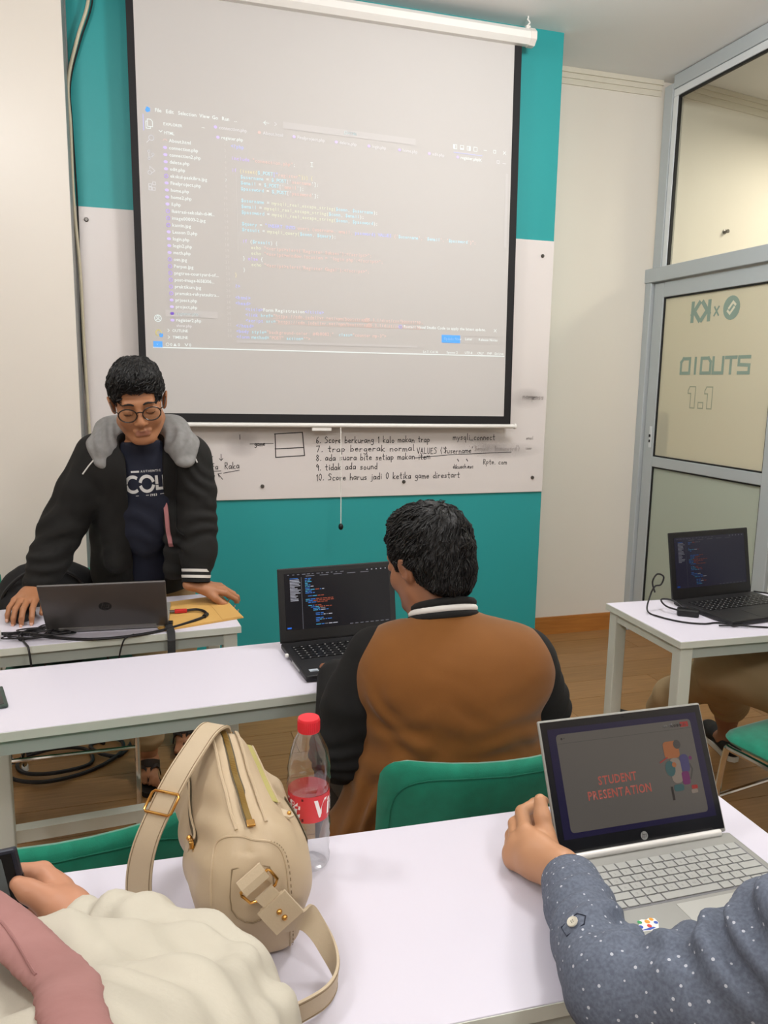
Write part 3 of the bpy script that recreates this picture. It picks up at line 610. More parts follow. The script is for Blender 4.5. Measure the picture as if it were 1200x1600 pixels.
for x0, x1, z0, z1 in ((1.42, 1.78, 1.08, 1.22), (1.50, 1.93, 1.07, 1.16), (1.72, 1.93, 1.32, 1.43), (0.33, 0.50, 1.09, 1.24)):
    F = Flat(); F.rect(x0, z0, x1, z1); F.build('ink_smudge', [SM], lambda x, z: (x, 3.5726, z), wb)
# wall cables along the left edge of the teal wall
wire = [(-0.155, 3.555, 3.05), (-0.16, 3.555, 2.90), (-0.207, 3.555, 2.755), (-0.248, 3.555, 2.593), (-0.259, 3.545, 2.426), (-0.260, 3.40, 2.15), (-0.248, 3.405, 1.86), (-0.246, 3.40, 1.56), (-0.240, 3.41, 1.17), (-0.232, 3.41, 0.785), (-0.226, 3.41, 0.40), (-0.22, 3.41, 0.01)]
wire = [(x, 3.555 if z > 0 else y, z) for x, y, z in wire]; wire = [(x+(0.012 if z < 2.5 else 0), y, z) for x, y, z in wire]
tag(MB().tube(spline(wire, 8), 0.0065, 8).build('wall_cable', mat('beige_cable', '#c9c0a6', 0.5), smooth=True), 'beige cable hanging down the left edge of the teal wall from the ceiling', 'cable')
wk = [(x+(0.010 if z > 1.9 else -0.004)+0.004*math.sin(z*7), y+0.008, z) for x, y, z in wire]
tag(MB().tube(spline(wk, 8), 0.0035, 6).build('wall_cable', M_blackr, smooth=True), 'thin black cable running beside the beige one down the wall edge', 'cable')
# ================================================================ tables
M_top = mat('white_laminate', '#d3cfdb', 0.38, bump=(300, 0.02, 0.0005))
M_edge = mat('table_edge_band', '#cfd2c8', 0.5)
M_frame = mat('grey_white_steel', '#cdd0c6', 0.45)
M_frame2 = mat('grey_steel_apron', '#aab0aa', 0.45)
def table(label, cx, cy, w, d, rz, group, stretcher=None):
    t = thing('training_table', label, 'table', (cx, cy, 0), rz, group)
    MB().box((-w/2+0.0015, -d/2+0.0015, 0.72), (w/2-0.0015, d/2-0.0015, 0.74), bev=0.001).build('tabletop', M_top, t)
    e = MB()
    for lo, hi in (((-w/2, -d/2, 0.7195), (w/2, -d/2+0.0014, 0.7385)), ((-w/2, d/2-0.0014, 0.7195), (w/2, d/2, 0.7385)), ((-w/2, -d/2+0.0014, 0.7195), (-w/2+0.0014, d/2-0.0014, 0.7385)), ((w/2-0.0014, -d/2+0.0014, 0.7195), (w/2, d/2-0.0014, 0.7385))): e.box(lo, hi)
    e.build('edge_band', M_edge, t)
    x, y = w/2-0.03, d/2-0.03
    for sx in (-1, 1):
        for sy in (-1, 1): MB().box((sx*x-0.02, sy*y-0.02, 0.012), (sx*x+0.02, sy*y+0.02, 0.719), bev=0.003).box((sx*x-0.017, sy*y-0.017, 0), (sx*x+0.017, sy*y+0.017, 0.013)).build('leg', M_frame, t)
        MB().box((sx*x-0.015, -y+0.02, 0.687), (sx*x+0.015, y-0.02, 0.719)).build('side_rail', M_frame, t)
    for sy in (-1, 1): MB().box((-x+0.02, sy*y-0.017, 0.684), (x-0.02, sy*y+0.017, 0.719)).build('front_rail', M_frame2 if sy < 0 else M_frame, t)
    if stretcher: MB().box((-x+0.02, stretcher[0]-0.02, stretcher[1]-0.02), (x-0.02, stretcher[0]+0.02, stretcher[1]+0.02)).build('stretcher', M_frame, t)
    return t
TG = None
table('white training table nearest the camera, holding the beige bag and silver laptop', 0.34, 0.91, 1.20, 0.395, math.radians(-1.8), TG)
table('white training table in the middle, in front of the man in the brown jacket', 0.215, 1.858, 1.2, 0.375, math.radians(3.6), TG)
table('white training table the standing man leans on, with tangled cables', -0.125, 2.385, 0.72, 0.385, math.radians(4.0), TG, stretcher=(0.0, 0.10))
table('white training table at the right, before the glass door, with a black laptop', 2.025, 1.955, 1.2, 0.40, math.radians(-2.0), TG)
# ================================================================ chairs
M_felt = mat('teal_felt', '#0a7f64', 0.9, bump=(500, 0.25, 0.001), var=('#087158', 40), sheen=0.3)
M_seam = mat('teal_seam', '#07604a', 0.9)
def cushion(w, h, t, bend=0.0, n=14, crown=0.0):
    """rounded padded panel in the local x-z plane, front at -y; returns MB"""
    b = MB()
    def pt(u, v, s):
        # square -> rounded rectangle
        a, c = u*2-1, v*2-1
        k = 0.32; r = min(w, h)*k/2
        X = a*(w/2); Z = c*(h/2)
        ix, iz = w/2-r, h/2-r
        if abs(X) > ix and abs(Z) > iz:
            ex, ez = (abs(X)-ix)/r, (abs(Z)-iz)/r; L = math.hypot(ex, ez); mx = max(ex, ez)
            if L > 1e-6: ex, ez = ex*mx/L, ez*mx/L
            X = math.copysign(ix+ex*r, X); Z = math.copysign(iz+ez*r, Z)
        e = (1-abs(a)**5)*(1-abs(c)**5); th = t/2*(max(e, 0)**0.45)
        Z += crown*(1-(X/(w/2))**2)*(-1)*max(0, c)
        return Vector((X, s*th-bend*(X/(w/2))**2, Z))
    vs = []; fs = []
    for s in (-1, 1):
        o = len(vs)
        for j in range(n+1):
            for i in range(n+1):
                u = 0.5-0.5*math.cos(math.pi*i/n); v = 0.5-0.5*math.cos(math.pi*j/n); vs.append(pt(u, v, s))
        for j in range(n):
            for i in range(n):
                a = o+j*(n+1)+i; q = (a, a+1, a+n+2, a+n+1); fs.append(q if s < 0 else tuple(reversed(q)))
    b.add(vs, fs); return b
def seamline(w, h, t, bend, crown, inset, side=-1):
    pts = []
    for k in range(40):
        a = 2*math.pi*k/40; ca, sa = math.cos(a), math.sin(a); p = 4.5
        X = (w/2-inset)*math.copysign(abs(ca)**(2/p), ca); Z = (h/2-inset)*math.copysign(abs(sa)**(2/p), sa)
        Zc = Z-crown*(1-(X/(w/2))**2)*max(0, Z/(h/2)); pts.append((X, side*t*0.455-bend*(X/(w/2))**2, Zc))
    return MB().tube(pts, 0.0013, 5, closed=True)
def chair(label, x, y, rz, group=None, w=0.45, top=0.80):
    """chair facing +y locally; padded shell back, chrome tube frame"""
    t = thing('stacking_chair', label, 'chair', (x, y, 0), rz, group)
    hb = 0.31; zc = top-hb/2; tilt = Matrix.Rotation(math.radians(9), 4, 'X')
    MBk = Matrix.Translation((0, -0.215, zc)) @ tilt
    bk = cushion(w, hb, 0.045, -0.035, crown=0.012).build('backrest', M_felt, t, smooth=True, M=MBk)
    seamline(w, hb, 0.045, -0.035, 0.012, 0.018).build('seam', M_seam, bk, M=MBk)
    MS = Matrix.Translation((0, 0.0, 0.45)) @ Matrix.Rotation(math.radians(-90), 4, 'X')
    s = cushion(w, 0.42, 0.05, 0.0).build('seat', M_felt, t, smooth=True, M=MS)
    xs = w/2-0.02
    for sx in (-1, 1):
        X = sx*xs; Xb = sx*(xs-0.01)
        MB().tube(spline([(X, 0.235, 0.008), (X, 0.205, 0.25), (X, 0.185, 0.405), (X, 0.16, 0.418), (X, 0.0, 0.416), (X, -0.12, 0.416), (X, -0.175, 0.43), (Xb, -0.205, 0.52), (Xb, -0.228, 0.66)], 4), 0.009, 8).build('side_tube', M_chrome, t, smooth=True)
        MB().tube([(X, -0.13, 0.412), (X, -0.20, 0.2), (X, -0.245, 0.008)], 0.009, 8).build('rear_leg', M_chrome, t, smooth=True)
        for yy in (0.235, -0.245): MB().lathe([(0.012, 0), (0.012, 0.02), (0.010, 0.024)], (X, yy, 0), 10).build('foot_plug', M_white, t)
        MB().ball((sx*(w/2-0.004), -0.212, top-0.20), 0.007, 8, 6).build('back_bolt', M_chrome, t, smooth=True)
    MB().tube([(-xs, 0.204, 0.255), (xs, 0.204, 0.255)], 0.007, 8).build('crossbar', M_chrome, t, smooth=True)
    return t
chair('teal felt chair behind the near table, carrying the man in the brown jacket', 0.61, 1.425, math.radians(-3), top=0.795)
chair('empty teal felt chair at the left of the near table, behind the beige bag', -0.165, 1.455, math.radians(2), top=0.742, w=0.47)
chair('teal felt chair at the right table, its seat corner showing beside the silver laptop', 1.815, 1.60, math.radians(10))
chair('teal felt chair with chrome legs behind the standing man, holding the black backpack', -0.265, 2.735, math.radians(180), top=0.775)
chair('teal felt chair at the left frame edge, only its back showing beside the backpack', -0.735, 2.80, math.radians(180), top=0.775)
# ================================================================ laptops
M_silver = mat('silver_aluminium', '#989893', 0.42, 0.3)
M_silverk = mat('silver_keys', '#a9aaa6', 0.45, 0.1)
M_hinge = mat('polished_silver', '#efeeea', 0.25, 0.3)
M_dgrey = mat('dark_grey_lid', '#64615f', 0.35, 0.6)
M_blk2 = mat('matt_black_laptop', '#1b1b1d', 0.45)
M_key = mat('black_keys', '#121214', 0.4)
M_glossb = mat('glossy_black_bezel', '#17171a', 0.22)
M_logo = mat('logo_metal', '#a9a9a7', 0.3, 0.4); M_logob = mat('logo_black', '#1f1e1e', 0.4)
def hplogo(F, cx, cz, r, mi_disc, mi_txt, ring=False):
    if ring: F.ring(cx, cz, r, r*0.10, mi_disc, 28)
    else: F.disc(cx, cz, r, mi_disc, 28)
    s = r*1.35; sh = 0.25
    def ln(p, w=r*0.17): F.line([(cx+(a+sh*b)*s, cz+b*s) for a, b in p], w, mi_txt)
    ln([(-.36, .62), (-.36, -.32)]); ln([(-.36, .22), (-.10, .22), (-.10, -.32)]); ln([(.12, .22), (.12, -.62)]); ln([(.12, .22), (.40, .22), (.40, -.26), (.12, -.26)])
def laptop(label, x, y, rz, w, d, lh, tilt, mb, ml, mbez, keymode, keym, z=0.74, t=0.017):
    L = thing('laptop', label, 'laptop', (x, y, z), rz)
    base = MB().box((-w/2, -d, 0.002), (w/2, 0.0, t), bev=0.004).build('base', mb, L)
    LM = Matrix.Translation((0, 0.004, t*0.8)) @ Matrix.Rotation(-math.radians(tilt), 4, 'X')
    lid = MB().box((-w/2, 0, 0), (w/2, 0.006, lh), bev=0.0028).build('lid', ml, L, M=LM)
    MB().box((-w/2+0.003, -0.0009, 0.006), (w/2-0.003, 0.0005, lh-0.003)).build('bezel', mbez, lid, M=LM)
    return L, base, lid, LM
def onlid(LM, off=-0.0012): return lambda a, b: LM @ Vector((a, off, b))
def keys(base, w, d, t, rows, y0, y1, mat_, single, xs=0.03):
    """rows: list of lists of relative widths"""
    n = len(rows); rh = (y1-y0)/n; cache = {}; joined = MB(); 
    for j, r in enumerate(rows):
        tot = sum(r); x = -w/2+xs; unit = (w-2*xs)/tot; top = y0+rh*j
        hh = rh
        for kw in r:
            kx = unit*kw-0.0022; ky = hh-0.0022
            if single:
                k = (round(kx, 4), round(ky, 4))
                if k not in cache: o = MB().box((0, -ky, 0), (kx, 0, 0.0018), bev=0.0006).build('key', mat_, base); cache[k] = o.data
                else: o = bpy.data.objects.new('key', cache[k]); COL.objects.link(o); o.parent = base
                o.location = (x, -top, t)
            else: joined.box((x, -top-ky, t-0.0005), (x+kx, -top, t+0.0016))
            x += unit*kw
    if not single: o = joined.build('keys', mat_, base); o['kind'] = 'stuff'
ROWS = [[1]*14, [1]*13+[1.6], [1.5]+[1]*12+[1.1], [1.8]+[1]*11+[1.8], [2.3]+[1]*10+[2.3], [1.2, 1, 1, 1.2, 5, 1, 1, 1, 1, 1]]
em = {}
def emat(h, s=0.9):
    if (h, s) not in em: em[(h, s)] = mat('screen_glow', '#050505', 0.25, emit=(h, s))
    return em[(h, s)]
# --- silver laptop on the near table
t = 0.017
L, base, lid, LM = laptop('open silver laptop on the near table showing the student presentation slide', 0.713, 0.931, math.radians(-0.5), 0.296, 0.200, 0.200, 26, M_silver, M_silver, M_glossb, 1, M_silverk)
hb = MB(); hb.tube([(-0.128, -0.004, t+0.003), (0.128, -0.004, t+0.003)], 0.0055, 12); hb.build('hinge_bar', M_hinge, base, smooth=True)
keys(base, 0.296, 0.200, t, [[1]*14] + ROWS[1:], 0.030, 0.122, M_silverk, True, xs=0.014)
kw = MB().box((-0.136, -0.1235, t-0.0004), (0.136, -0.0285, t+0.0002)).build('key_well', mat('key_well', '#77777a', 0.5), base)
MB().box((-0.045, -0.184, t-0.0004), (0.05, -0.130, t+0.0004)).build('touchpad', mat('touchpad_silver', '#b7b7b2', 0.35, 0.3), base)
F = Flat(); KL = ['', '`1234567890-=', ' qwertyuiop[]\\', ' asdfghjkl;\'', ' zxcvbnm,./']
for j, row in enumerate(KL):
    if not row: continue
    r = ([[1]*14]+ROWS[1:])[j]; unit = (0.296-0.028)/sum(r); x = -0.134
    for ch, kwid in zip(row, r):
        if ch != ' ': F.text(ch.upper(), x+unit*kwid*0.3, -(0.030+(j+0.62)*0.092/6), 0.006, 0)
        x += unit*kwid
F.build('key_legends', [mat('key_legend_grey', '#8d8d8a', 0.6)], lambda a, b: (a, b, t+0.0021), base)
# slide
NV, SLD, SRED, SL2, SBK = 0, 1, 2, 3, 4
sm = [emat('#191430', .75), emat('#4d4843', .85), emat('#8a4339', .9), emat('#3c3835', .8), emat('#26211f', .8), emat('#7d4a2b', .9), emat('#2e4a4a', .8), emat('#3a3556', .8), emat('#59204a', .8), emat('#6b5f55', .9), emat('#7a2320', .9)]
F = Flat(); SW = 0.270; SZ0, SZ1 = 0.026, 0.186
F.rect(-SW/2, SZ0, SW/2, SZ1, NV); o = F.build('display', sm, onlid(LM, -0.0012), lid)
def rrect(x0, y0, x1, y1, r, n=5):
    P = []
    for cx, cy, a in ((x1-r, y1-r, 0), (x0+r, y1-r, 90), (x0+r, y0+r, 180), (x1-r, y0+r, 270)):
        for k in range(n+1): q = math.radians(a+90*k/n); P.append((cx+r*math.cos(q), cy+r*math.sin(q)))
    return P
F = Flat(); F.poly(rrect(-0.122, 0.034, 0.122, 0.177, 0.006), SLD); F.build('slide', sm, onlid(LM, -0.0014), lid)
F = Flat(); 
for s, z in (('STUDENT', 0.096), ('PRESENTATION', 0.076)): F.text(s, -0.028, z, 0.0178, SRED, align='c', bold=0.022, gap=0.09, wx=0.82)
F.line([(-0.120, 0.163), (0.122, 0.163)], 0.0006, SL2); F.disc(-0.113, 0.170, 0.0017, SBK); F.disc(-0.1085, 0.1705, 0.0010, SL2)
F.text('KK x', 0.070, 0.167, 0.006, SL2); F.text('Kodio', 0.0825, 0.167, 0.0075, SBK, bold=0.03); F.rect(0.1015, 0.1655, 0.1165, 0.1735, 10); F.text('Kids', 0.1027, 0.1672, 0.006, SLD)
# plain picture on the slide: bag, pencils, plants and stacked books in flat colours
F.poly(rrect(0.062, 0.120, 0.090, 0.146, 0.006), 5); F.disc(0.088, 0.140, 0.007, 3); F.poly(rrect(0.068, 0.082, 0.088, 0.120, 0.008), 9); F.disc(0.068, 0.105, 0.009, 6, 14, 0.012); F.poly(rrect(0.088, 0.096, 0.104, 0.124, 0.007), 7)
F.poly(rrect(0.086, 0.078, 0.100, 0.098, 0.004), 8); F.poly(rrect(0.100, 0.070, 0.113-0.002, 0.076, 0.002), 10); F.poly(rrect(0.098, 0.064, 0.110, 0.070, 0.002), 9); F.poly(rrect(0.068, 0.070, 0.086, 0.080, 0.004), 6)
F.line([(0.052, 0.116), (0.066, 0.122)], 0.002, 10); F.line([(0.102, 0.086), (0.108, 0.100), (0.105, 0.108)], 0.0018, 3); F.line([(0.064, 0.060), (0.064, 0.076)], 0.004, 4); F.disc(0.108, 0.117, 0.003, 8); F.disc(0.076, 0.110, 0.004, 5)
F.build('slide_print', sm, onlid(LM, -0.0016), lid, off=LM.to_3x3() @ Vector((0, -1, 0)))
F = Flat(); hplogo(F, 0.0, 0.0145, 0.0062, 0, 1); F.build('round_logo', [M_logo, M_logob], onlid(LM, -0.0013), lid)
MB().lathe([(0.0014, 0), (0.0014, 0.0004)], n=10, M=LM @ Matrix.Translation((0.0, -0.0010, 0.1925)) @ Matrix.Rotation(math.radians(90), 4, 'X')).build('webcam', M_black, lid)
# hand shaped sticker with coloured dots
stk = MB(); stp = [(-0.018, -0.008), (-0.004, -0.013), (0.012, -0.013), (0.021, -0.004), (0.023, 0.006), (0.016, 0.011), (0.008, 0.010), (0.002, 0.014), (-0.006, 0.014), (-0.009, 0.008), (-0.018, 0.004), (-0.023, -0.003)]
SMx = Matrix.Translation((-0.108, -0.156, t)) @ Matrix.Rotation(math.radians(12), 4, 'Z'); stk.prism([(a*0.8, b*0.8) for a, b in stp], 0, 0.0004, SMx); sk = stk.build('sticker', mat('sticker_white', '#f0eee8', 0.4), base)
F = Flat()
for x, y, r, c in ((-0.012, 0.001, .0032, 0), (-0.006, 0.009, .0032, 1), (0.005, 0.005, .0036, 2), (0.014, 0.006, .003, 2), (0.001, -0.003, .0032, 3), (0.015, -0.002, .0028, 0)): F.disc(x*0.9, y*0.9, r, c)
F.poly([(-0.016, -0.004), (-0.004, -0.009), (0.006, -0.009), (0.004, -0.006), (-0.004, -0.005)], 0)
F.build('sticker_print', [mat('sticker_blue', '#2f55b8', 0.5), mat('sticker_green', '#2e9a58', 0.5), mat('sticker_orange', '#eaa02e', 0.5), mat('sticker_red', '#d8402e', 0.5)], lambda a, b: SMx @ Vector((a, b, 0.0006)), sk)
# --- grey laptop of the standing man, seen from behind
L, base, lid, LM = laptop('dark grey laptop seen from behind on the table of the standing man', -0.118, 2.262, math.radians(176.5), 0.325, 0.215, 0.188, 34, M_silver, M_dgrey, M_glossb, 0, M_key)
keys(base, 0.325, 0.215, t, ROWS, 0.03, 0.12, M_key, False)
F = Flat(); hplogo(F, 0.0, 0.097, 0.017, 0, 1); F.build('round_logo', [M_logob, M_dgrey], lambda a, b: LM @ Vector((-a, 0.0063, b)), lid)
MB().box((-0.13, 0.001, 0.0), (0.13, 0.008, 0.012)).build('hinge_cover', mat('hinge_grey', '#8e8b88', 0.4, 0.5), lid, M=LM)
def codescreen(F, w, h, seed, scale=1.0, wide=0.5):
    """tiny editor picture: 0 bg, 1 side bar, 2 white, 3 blue, 4 red, 5 cyan, 6 status blue, 7 grey"""
    r = random.Random(seed); F.rect(-w/2, 0, w/2, h, 0); return r
def codelines(F, w, h, r, wide, wht=2):
    F.rect(-w/2+w*0.012, h*0.025, -w/2+w*0.05, h*0.05, 6)
    x0 = -w/2+w*0.05
    for i in range(16): F.rect(x0, h*(0.90-0.026*i), x0+w*r.uniform(.04, .1), h*(0.90-0.026*i)+h*0.011, wht if i else 3)
    for i in range(12): F.rect(-w/2+w*(0.03+i*0.045), h*0.965, -w/2+w*(0.03+i*0.045+r.uniform(.015, .035)), h*0.978, 7)
    for i in range(5): F.rect(-w/2+w*(0.2+i*0.13), h*0.93, -w/2+w*(0.2+i*0.13+.08), h*0.942, 7)
    F.rect(-w/2+w*0.155, 0, -w/2+w*0.158, h*0.92, 7)
    for i in range(8): F.rect(w/2-w*(0.05+i*0.05), h*0.012, w/2-w*(0.05+i*0.05)+w*0.03, h*0.024, 7)
    for i in range(5): F.rect(w/2-w*(0.04+i*0.045), h*0.965, w/2-w*(0.04+i*0.045)+w*0.012, h*0.98, wht)
    ind = 0
    for i in range(30):
        z = h*(0.885-i*0.0285)
        if r.random() < 0.12: continue
        ind = max(0, min(4, ind+r.choice((-1, 0, 0, 1)))); x = -w/2+w*(0.19+0.022*ind); n = r.randint(1, 5)
        big = 0.33 < (i/30) < 0.62
        for k in range(n+(3 if big else 0)):
            c = r.choice((3, 5, 3)) if k < 2 else (4 if big or r.random() < .4 else r.choice((2, 3, 7)))
            l = w*r.uniform(.012, .045)
            if x+l > -w/2+w*wide: break
            F.rect(x, z, x+l, z+h*0.013, c); x += l+w*0.007
def cols(bg, k): return [emat(bg, 1.0), emat('#101018', 1.0), emat('#b9b9c4', k), emat('#3f78c8', k), emat('#a5513c', k), emat('#4aa0c4', k), emat('#2a6ee0', k), emat('#7f7f88', k*0.8)]
# --- black laptop in front of the seated man
L, base, lid, LM = laptop('black business laptop showing code on the middle table before the seated man', 0.492, 2.002, math.radians(4.5), 0.335, 0.250, 0.200, 9, M_blk2, M_blk2, mat('black_bezel', '#242425', 0.5), 0, M_key)
keys(base, 0.335, 0.250, t, ROWS, 0.035, 0.135, M_key, False, xs=0.02)
F = Flat(); w_, h_ = 0.300, 0.152; r = codescreen(F, w_, h_, 5); codelines(F, w_, h_, r, 0.62); F.build('display', cols('#15161a', 0.8), lambda a, b: LM @ Vector((a, -0.0013, b+0.034)), lid, off=LM.to_3x3() @ Vector((0, -1, 0)))
MB().box((-0.045, -0.235, t-0.0004), (0.06, -0.165, t+0.0003)).box((-0.045, -0.162, t-0.0004), (0.06, -0.144, t+0.0008)).build('touchpad', M_key, base)
MB().lathe([(0.004, 0), (0.004, 0.003), (0.0025, 0.004)], (0.005, -0.085, t), 10).build('pointing_stick', mat('red_rubber', '#b5302c', 0.6), base)
F = Flat(); F.rect(-0.150, -0.225, -0.128, -0.208, 0); F.rect(-0.148, -0.223, -0.130, -0.219, 1); F.build('palm_sticker', [mat('sticker_pale', '#b8c2cc', 0.4), mat('sticker_blue_print', '#3f6fa8', 0.4)], lambda a, b: (a, b, t+0.0004), base)
F = Flat()
rk = random.Random(3)
for j in range(6):
    for i in range(14): F.rect(-0.1455+i*0.0212, -(0.048+j*0.0167), -0.1455+i*0.0212+0.004, -(0.045+j*0.0167), 0)
F.build('key_legends', [mat('key_legend_white', '#a8a8a8', 0.5)], lambda a, b: (a, b, t+0.0018), base)
MB().box((-0.1755, -0.085, 0.006), (-0.166, -0.072, 0.015), bev=0.003).build('usb_receiver', M_white, base)
MB().box((-0.1682, -0.19, 0.005), (-0.1672, -0.12, 0.012)).build('side_ports', M_logo, base)
# --- black laptop on the right table
L, base, lid, LM = laptop('black laptop with dim code screen on the right table by the glass door', 1.808, 2.118, math.radians(5.5), 0.345, 0.250, 0.222, 11, M_blk2, M_blk2, mat('black_bezel_dull', '#1a1a1c', 0.4), 0, M_key)
keys(base, 0.345, 0.250, t, ROWS, 0.04, 0.135, M_key, False, xs=0.025)
F = Flat(); w_, h_ = 0.306, 0.168; r = codescreen(F, w_, h_, 11); codelines(F, w_, h_, r, 0.9); F.build('display', cols('#191824', 0.2), lambda a, b: LM @ Vector((a, -0.0013, b+0.036)), lid, off=LM.to_3x3() @ Vector((0, -1, 0)))
MB().box((-0.05, -0.24, t-0.0004), (0.06, -0.165, t+0.0003)).build('touchpad', M_key, base)
F = Flat()
for j in range(6):
    for i in range(14): F.rect(-0.145+i*0.0212, -(0.053+j*0.0158), -0.145+i*0.0212+0.004, -(0.050+j*0.0158), 0)
F.build('key_legends', [bpy.data.materials['key_legend_white']], lambda a, b: (a, b, t+0.0018), base)
# ================================================================ bag on the near table
from mathutils.bvhtree import BVHTree
M_lea = mat('beige_leather', '#bfab8f', 0.5, bump=(220, 0.12, 0.001), var=('#b8a487', 6))
M_lea2 = mat('beige_strap', '#bdab90', 0.55, bump=(300, 0.25, 0.001))
M_stitch = mat('brown_stitch', '#8a775c', 0.7)
M_zip = mat('dark_zip_tape', '#5d5340', 0.7)
M_olive = mat('olive_zip_tape', '#a39a5c', 0.7)
M_teeth = mat('brass_teeth', '#b59a5e', 0.3, 0.9)
def bvh(o): 
    me = o.data; return BVHTree.FromPolygons([v.co.copy() for v in me.vertices], [tuple(p.vertices) for p in me.polygons])
def cast(tree, o, d, off=0.0):
    h = tree.ray_cast(Vector(o), Vector(d).normalized()); return (h[0]+h[1]*off, h[1]) if h[0] is not None else (None, None)
bag = thing('handbag', 'beige leather handbag with gold zips and long strap on the near table', 'bag', (0.105, 0.975, 0.741))
s = SDF((-0.03, 0.80, 0.72), (0.24, 1.16, 1.0), 0.0035)
s.box((0.107, 0.977, 0.792), (0.060, 0.114, 0.050), rad=0.028, k=0.01)
s.cap((0.100, 0.895, 0.842), (0.082, 1.070, 0.855), 0.050, 0.056, k=0.06)
s.cap((0.128, 0.90, 0.84), (0.120, 1.06, 0.84), 0.040, 0.042, k=0.05)
s.cap((0.107, 0.888, 0.893), (0.092, 1.060, 0.925), 0.030, 0.026, k=0.06)
s.box((0.158, 0.985, 0.818), (0.014, 0.085, 0.055), rad=0.012, k=0.02)
s.cut((0, 0, 0.7415), (0, 0, -1))
def bagdisp(V):
    d = vnoise(V, 14, 1.7)*0.004+vnoise(V, 34, 8.1)*0.0014
    g = np.exp(-((V[:, 0]-0.096)**2)/(0.010**2))*(V[:, 2] > 0.90); d -= 0.004*g          # dip along the zip
    for c, n, wl, am, r in (((0.045, 0.93, 0.89), (0.3, 0.5, 1), 0.045, 0.004, 0.05), ((0.03, 1.02, 0.80), (0.2, 1, 0.4), 0.06, 0.004, 0.07), ((0.115, 0.88, 0.92), (1, 0.2, 0.6), 0.03, 0.002, 0.03)):
        q = V-np.array(c); n = np.array(n)/np.linalg.norm(n); d += am*np.sin(2*np.pi*(q@n)/wl)*np.exp(-(q*q).sum(1)/r**2)
    return d
bo = T(s.build('bag_body', M_lea, None, bagdisp), bag); bt = bvh(bo)
def surf(pts, d, off=0.0005):
    out = []
    for p in pts:
        q, n = cast(bt, p, d, off)
        if q is not None: out.append(q)
    return out
# end panel seam (stitched inverted U on the face towards the camera)
U = [(0.056, 0.6, 0.75), (0.055, 0.6, 0.80), (0.056, 0.6, 0.86), (0.062, 0.6, 0.895), (0.078, 0.6, 0.912), (0.105, 0.6, 0.912), (0.130, 0.6, 0.905), (0.142, 0.6, 0.885), (0.146, 0.6, 0.84), (0.150, 0.6, 0.79), (0.152, 0.6, 0.75)]
up = surf(spline(U, 6), (0, 1, 0), 0.0003)
T(MB().tube(up, 0.0016, 6).build('end_seam', M_lea, smooth=True), bag)
b = MB(); 
for i in range(0, len(up)-1):
    a = up[i]; c = up[i].lerp(up[i+1], 0.5); b.tube([a+Vector((0.003, -0.0006, 0)), c+Vector((0.003, -0.0006, 0))], 0.0006, 4)
so = T(b.build('stitching', M_stitch), bag); so['kind'] = 'stuff'
# main zip along the top
zp = surf(spline([(0.106, 0.872, 1.2), (0.104, 0.89, 1.2), (0.101, 0.93, 1.2), (0.097, 0.98, 1.2), (0.095, 1.03, 1.2), (0.091, 1.075, 1.2)], 10), (0, 0, -1), 0.0008)
T(MB().ribbon(zp, [(0.011, 0, 0)]*len(zp), [(0, 0, 1)]*len(zp), 0.001).build('main_zip', M_zip), bag)
b = MB()
for i, p in enumerate(zp[:-1]):
    for k in (0, 0.33, 0.66):
        q = p.lerp(zp[i+1], k); b.box((q.x-0.0035, q.y-0.0008, q.z+0.0003), (q.x+0.0035, q.y+0.0008, q.z+0.0016))
zt = T(b.build('zip_teeth', M_teeth), bag); zt['kind'] = 'stuff'
for sx in (-1, 1):
    lp = [Vector((p.x+sx*0.009, p.y, p.z)) for p in surf([(q.x+sx*0.009, q.y, 1.2) for q in zp], (0, 0, -1), 0.001)]
    T(MB().tube(lp, 0.0022, 6).build('zip_lip', M_lea, smooth=True), bag)
zq = zp[3]; T(MB().box((zq.x-0.005, zq.y-0.009, zq.z+0.001), (zq.x+0.005, zq.y+0.004, zq.z+0.004), bev=0.001).build('zip_slider', M_gold), bag)
# side pocket zips
pz = surf(spline([(-0.1, 1.085, 0.905), (-0.1, 1.04, 0.895), (-0.1, 0.985, 0.875), (-0.1, 0.945, 0.862)], 8), (1, 0, 0), 0.0008)
T(MB().ribbon(pz, [(0.003, 0.001, 0.012)]*len(pz), [(-1, 0, 0.3)]*len(pz), 0.0014).build('pocket_zip', M_zip), bag)
for dz in (-0.008, 0.008): T(MB().tube([p+Vector((-0.0006, 0, dz)) for p in pz], 0.0015, 5).build('pocket_lip', M_lea, smooth=True), bag)
e = pz[-1]; b = MB(); 
for i in range(7): q = e+Vector((0.0, -0.003-i*0.0035, -0.004-i*0.0012)); b.box((q.x-0.003, q.y-0.001, q.z-0.004), (q.x+0.001, q.y+0.001, q.z+0.004))
o = T(b.build('pocket_teeth', M_teeth), bag); o['kind'] = 'stuff'
b = MB(); b.box((e.x-0.007, e.y-0.006, e.z-0.003), (e.x-0.001, e.y+0.006, e.z+0.007), bev=0.0015).ball((e.x-0.006, e.y+0.008, e.z+0.005), 0.004, 8, 6); T(b.build('pocket_slider', M_gold, smooth=True), bag)
T(MB().ribbon([(e.x-0.007, e.y+0.006, e.z), (e.x-0.010, e.y+0.012, e.z-0.018), (e.x-0.008, e.y+0.016, e.z-0.038)], [(0.003, -0.009, 0)]*3, [(-1, -0.3, 0.2)]*3, 0.002).build('zip_tag', M_lea2), bag)
pz = surf(spline([(0.125, 1.065, 1.2), (0.132, 1.01, 1.2), (0.138, 0.955, 1.2), (0.142, 0.93, 1.2)], 8), (0, 0, -1), 0.0006)
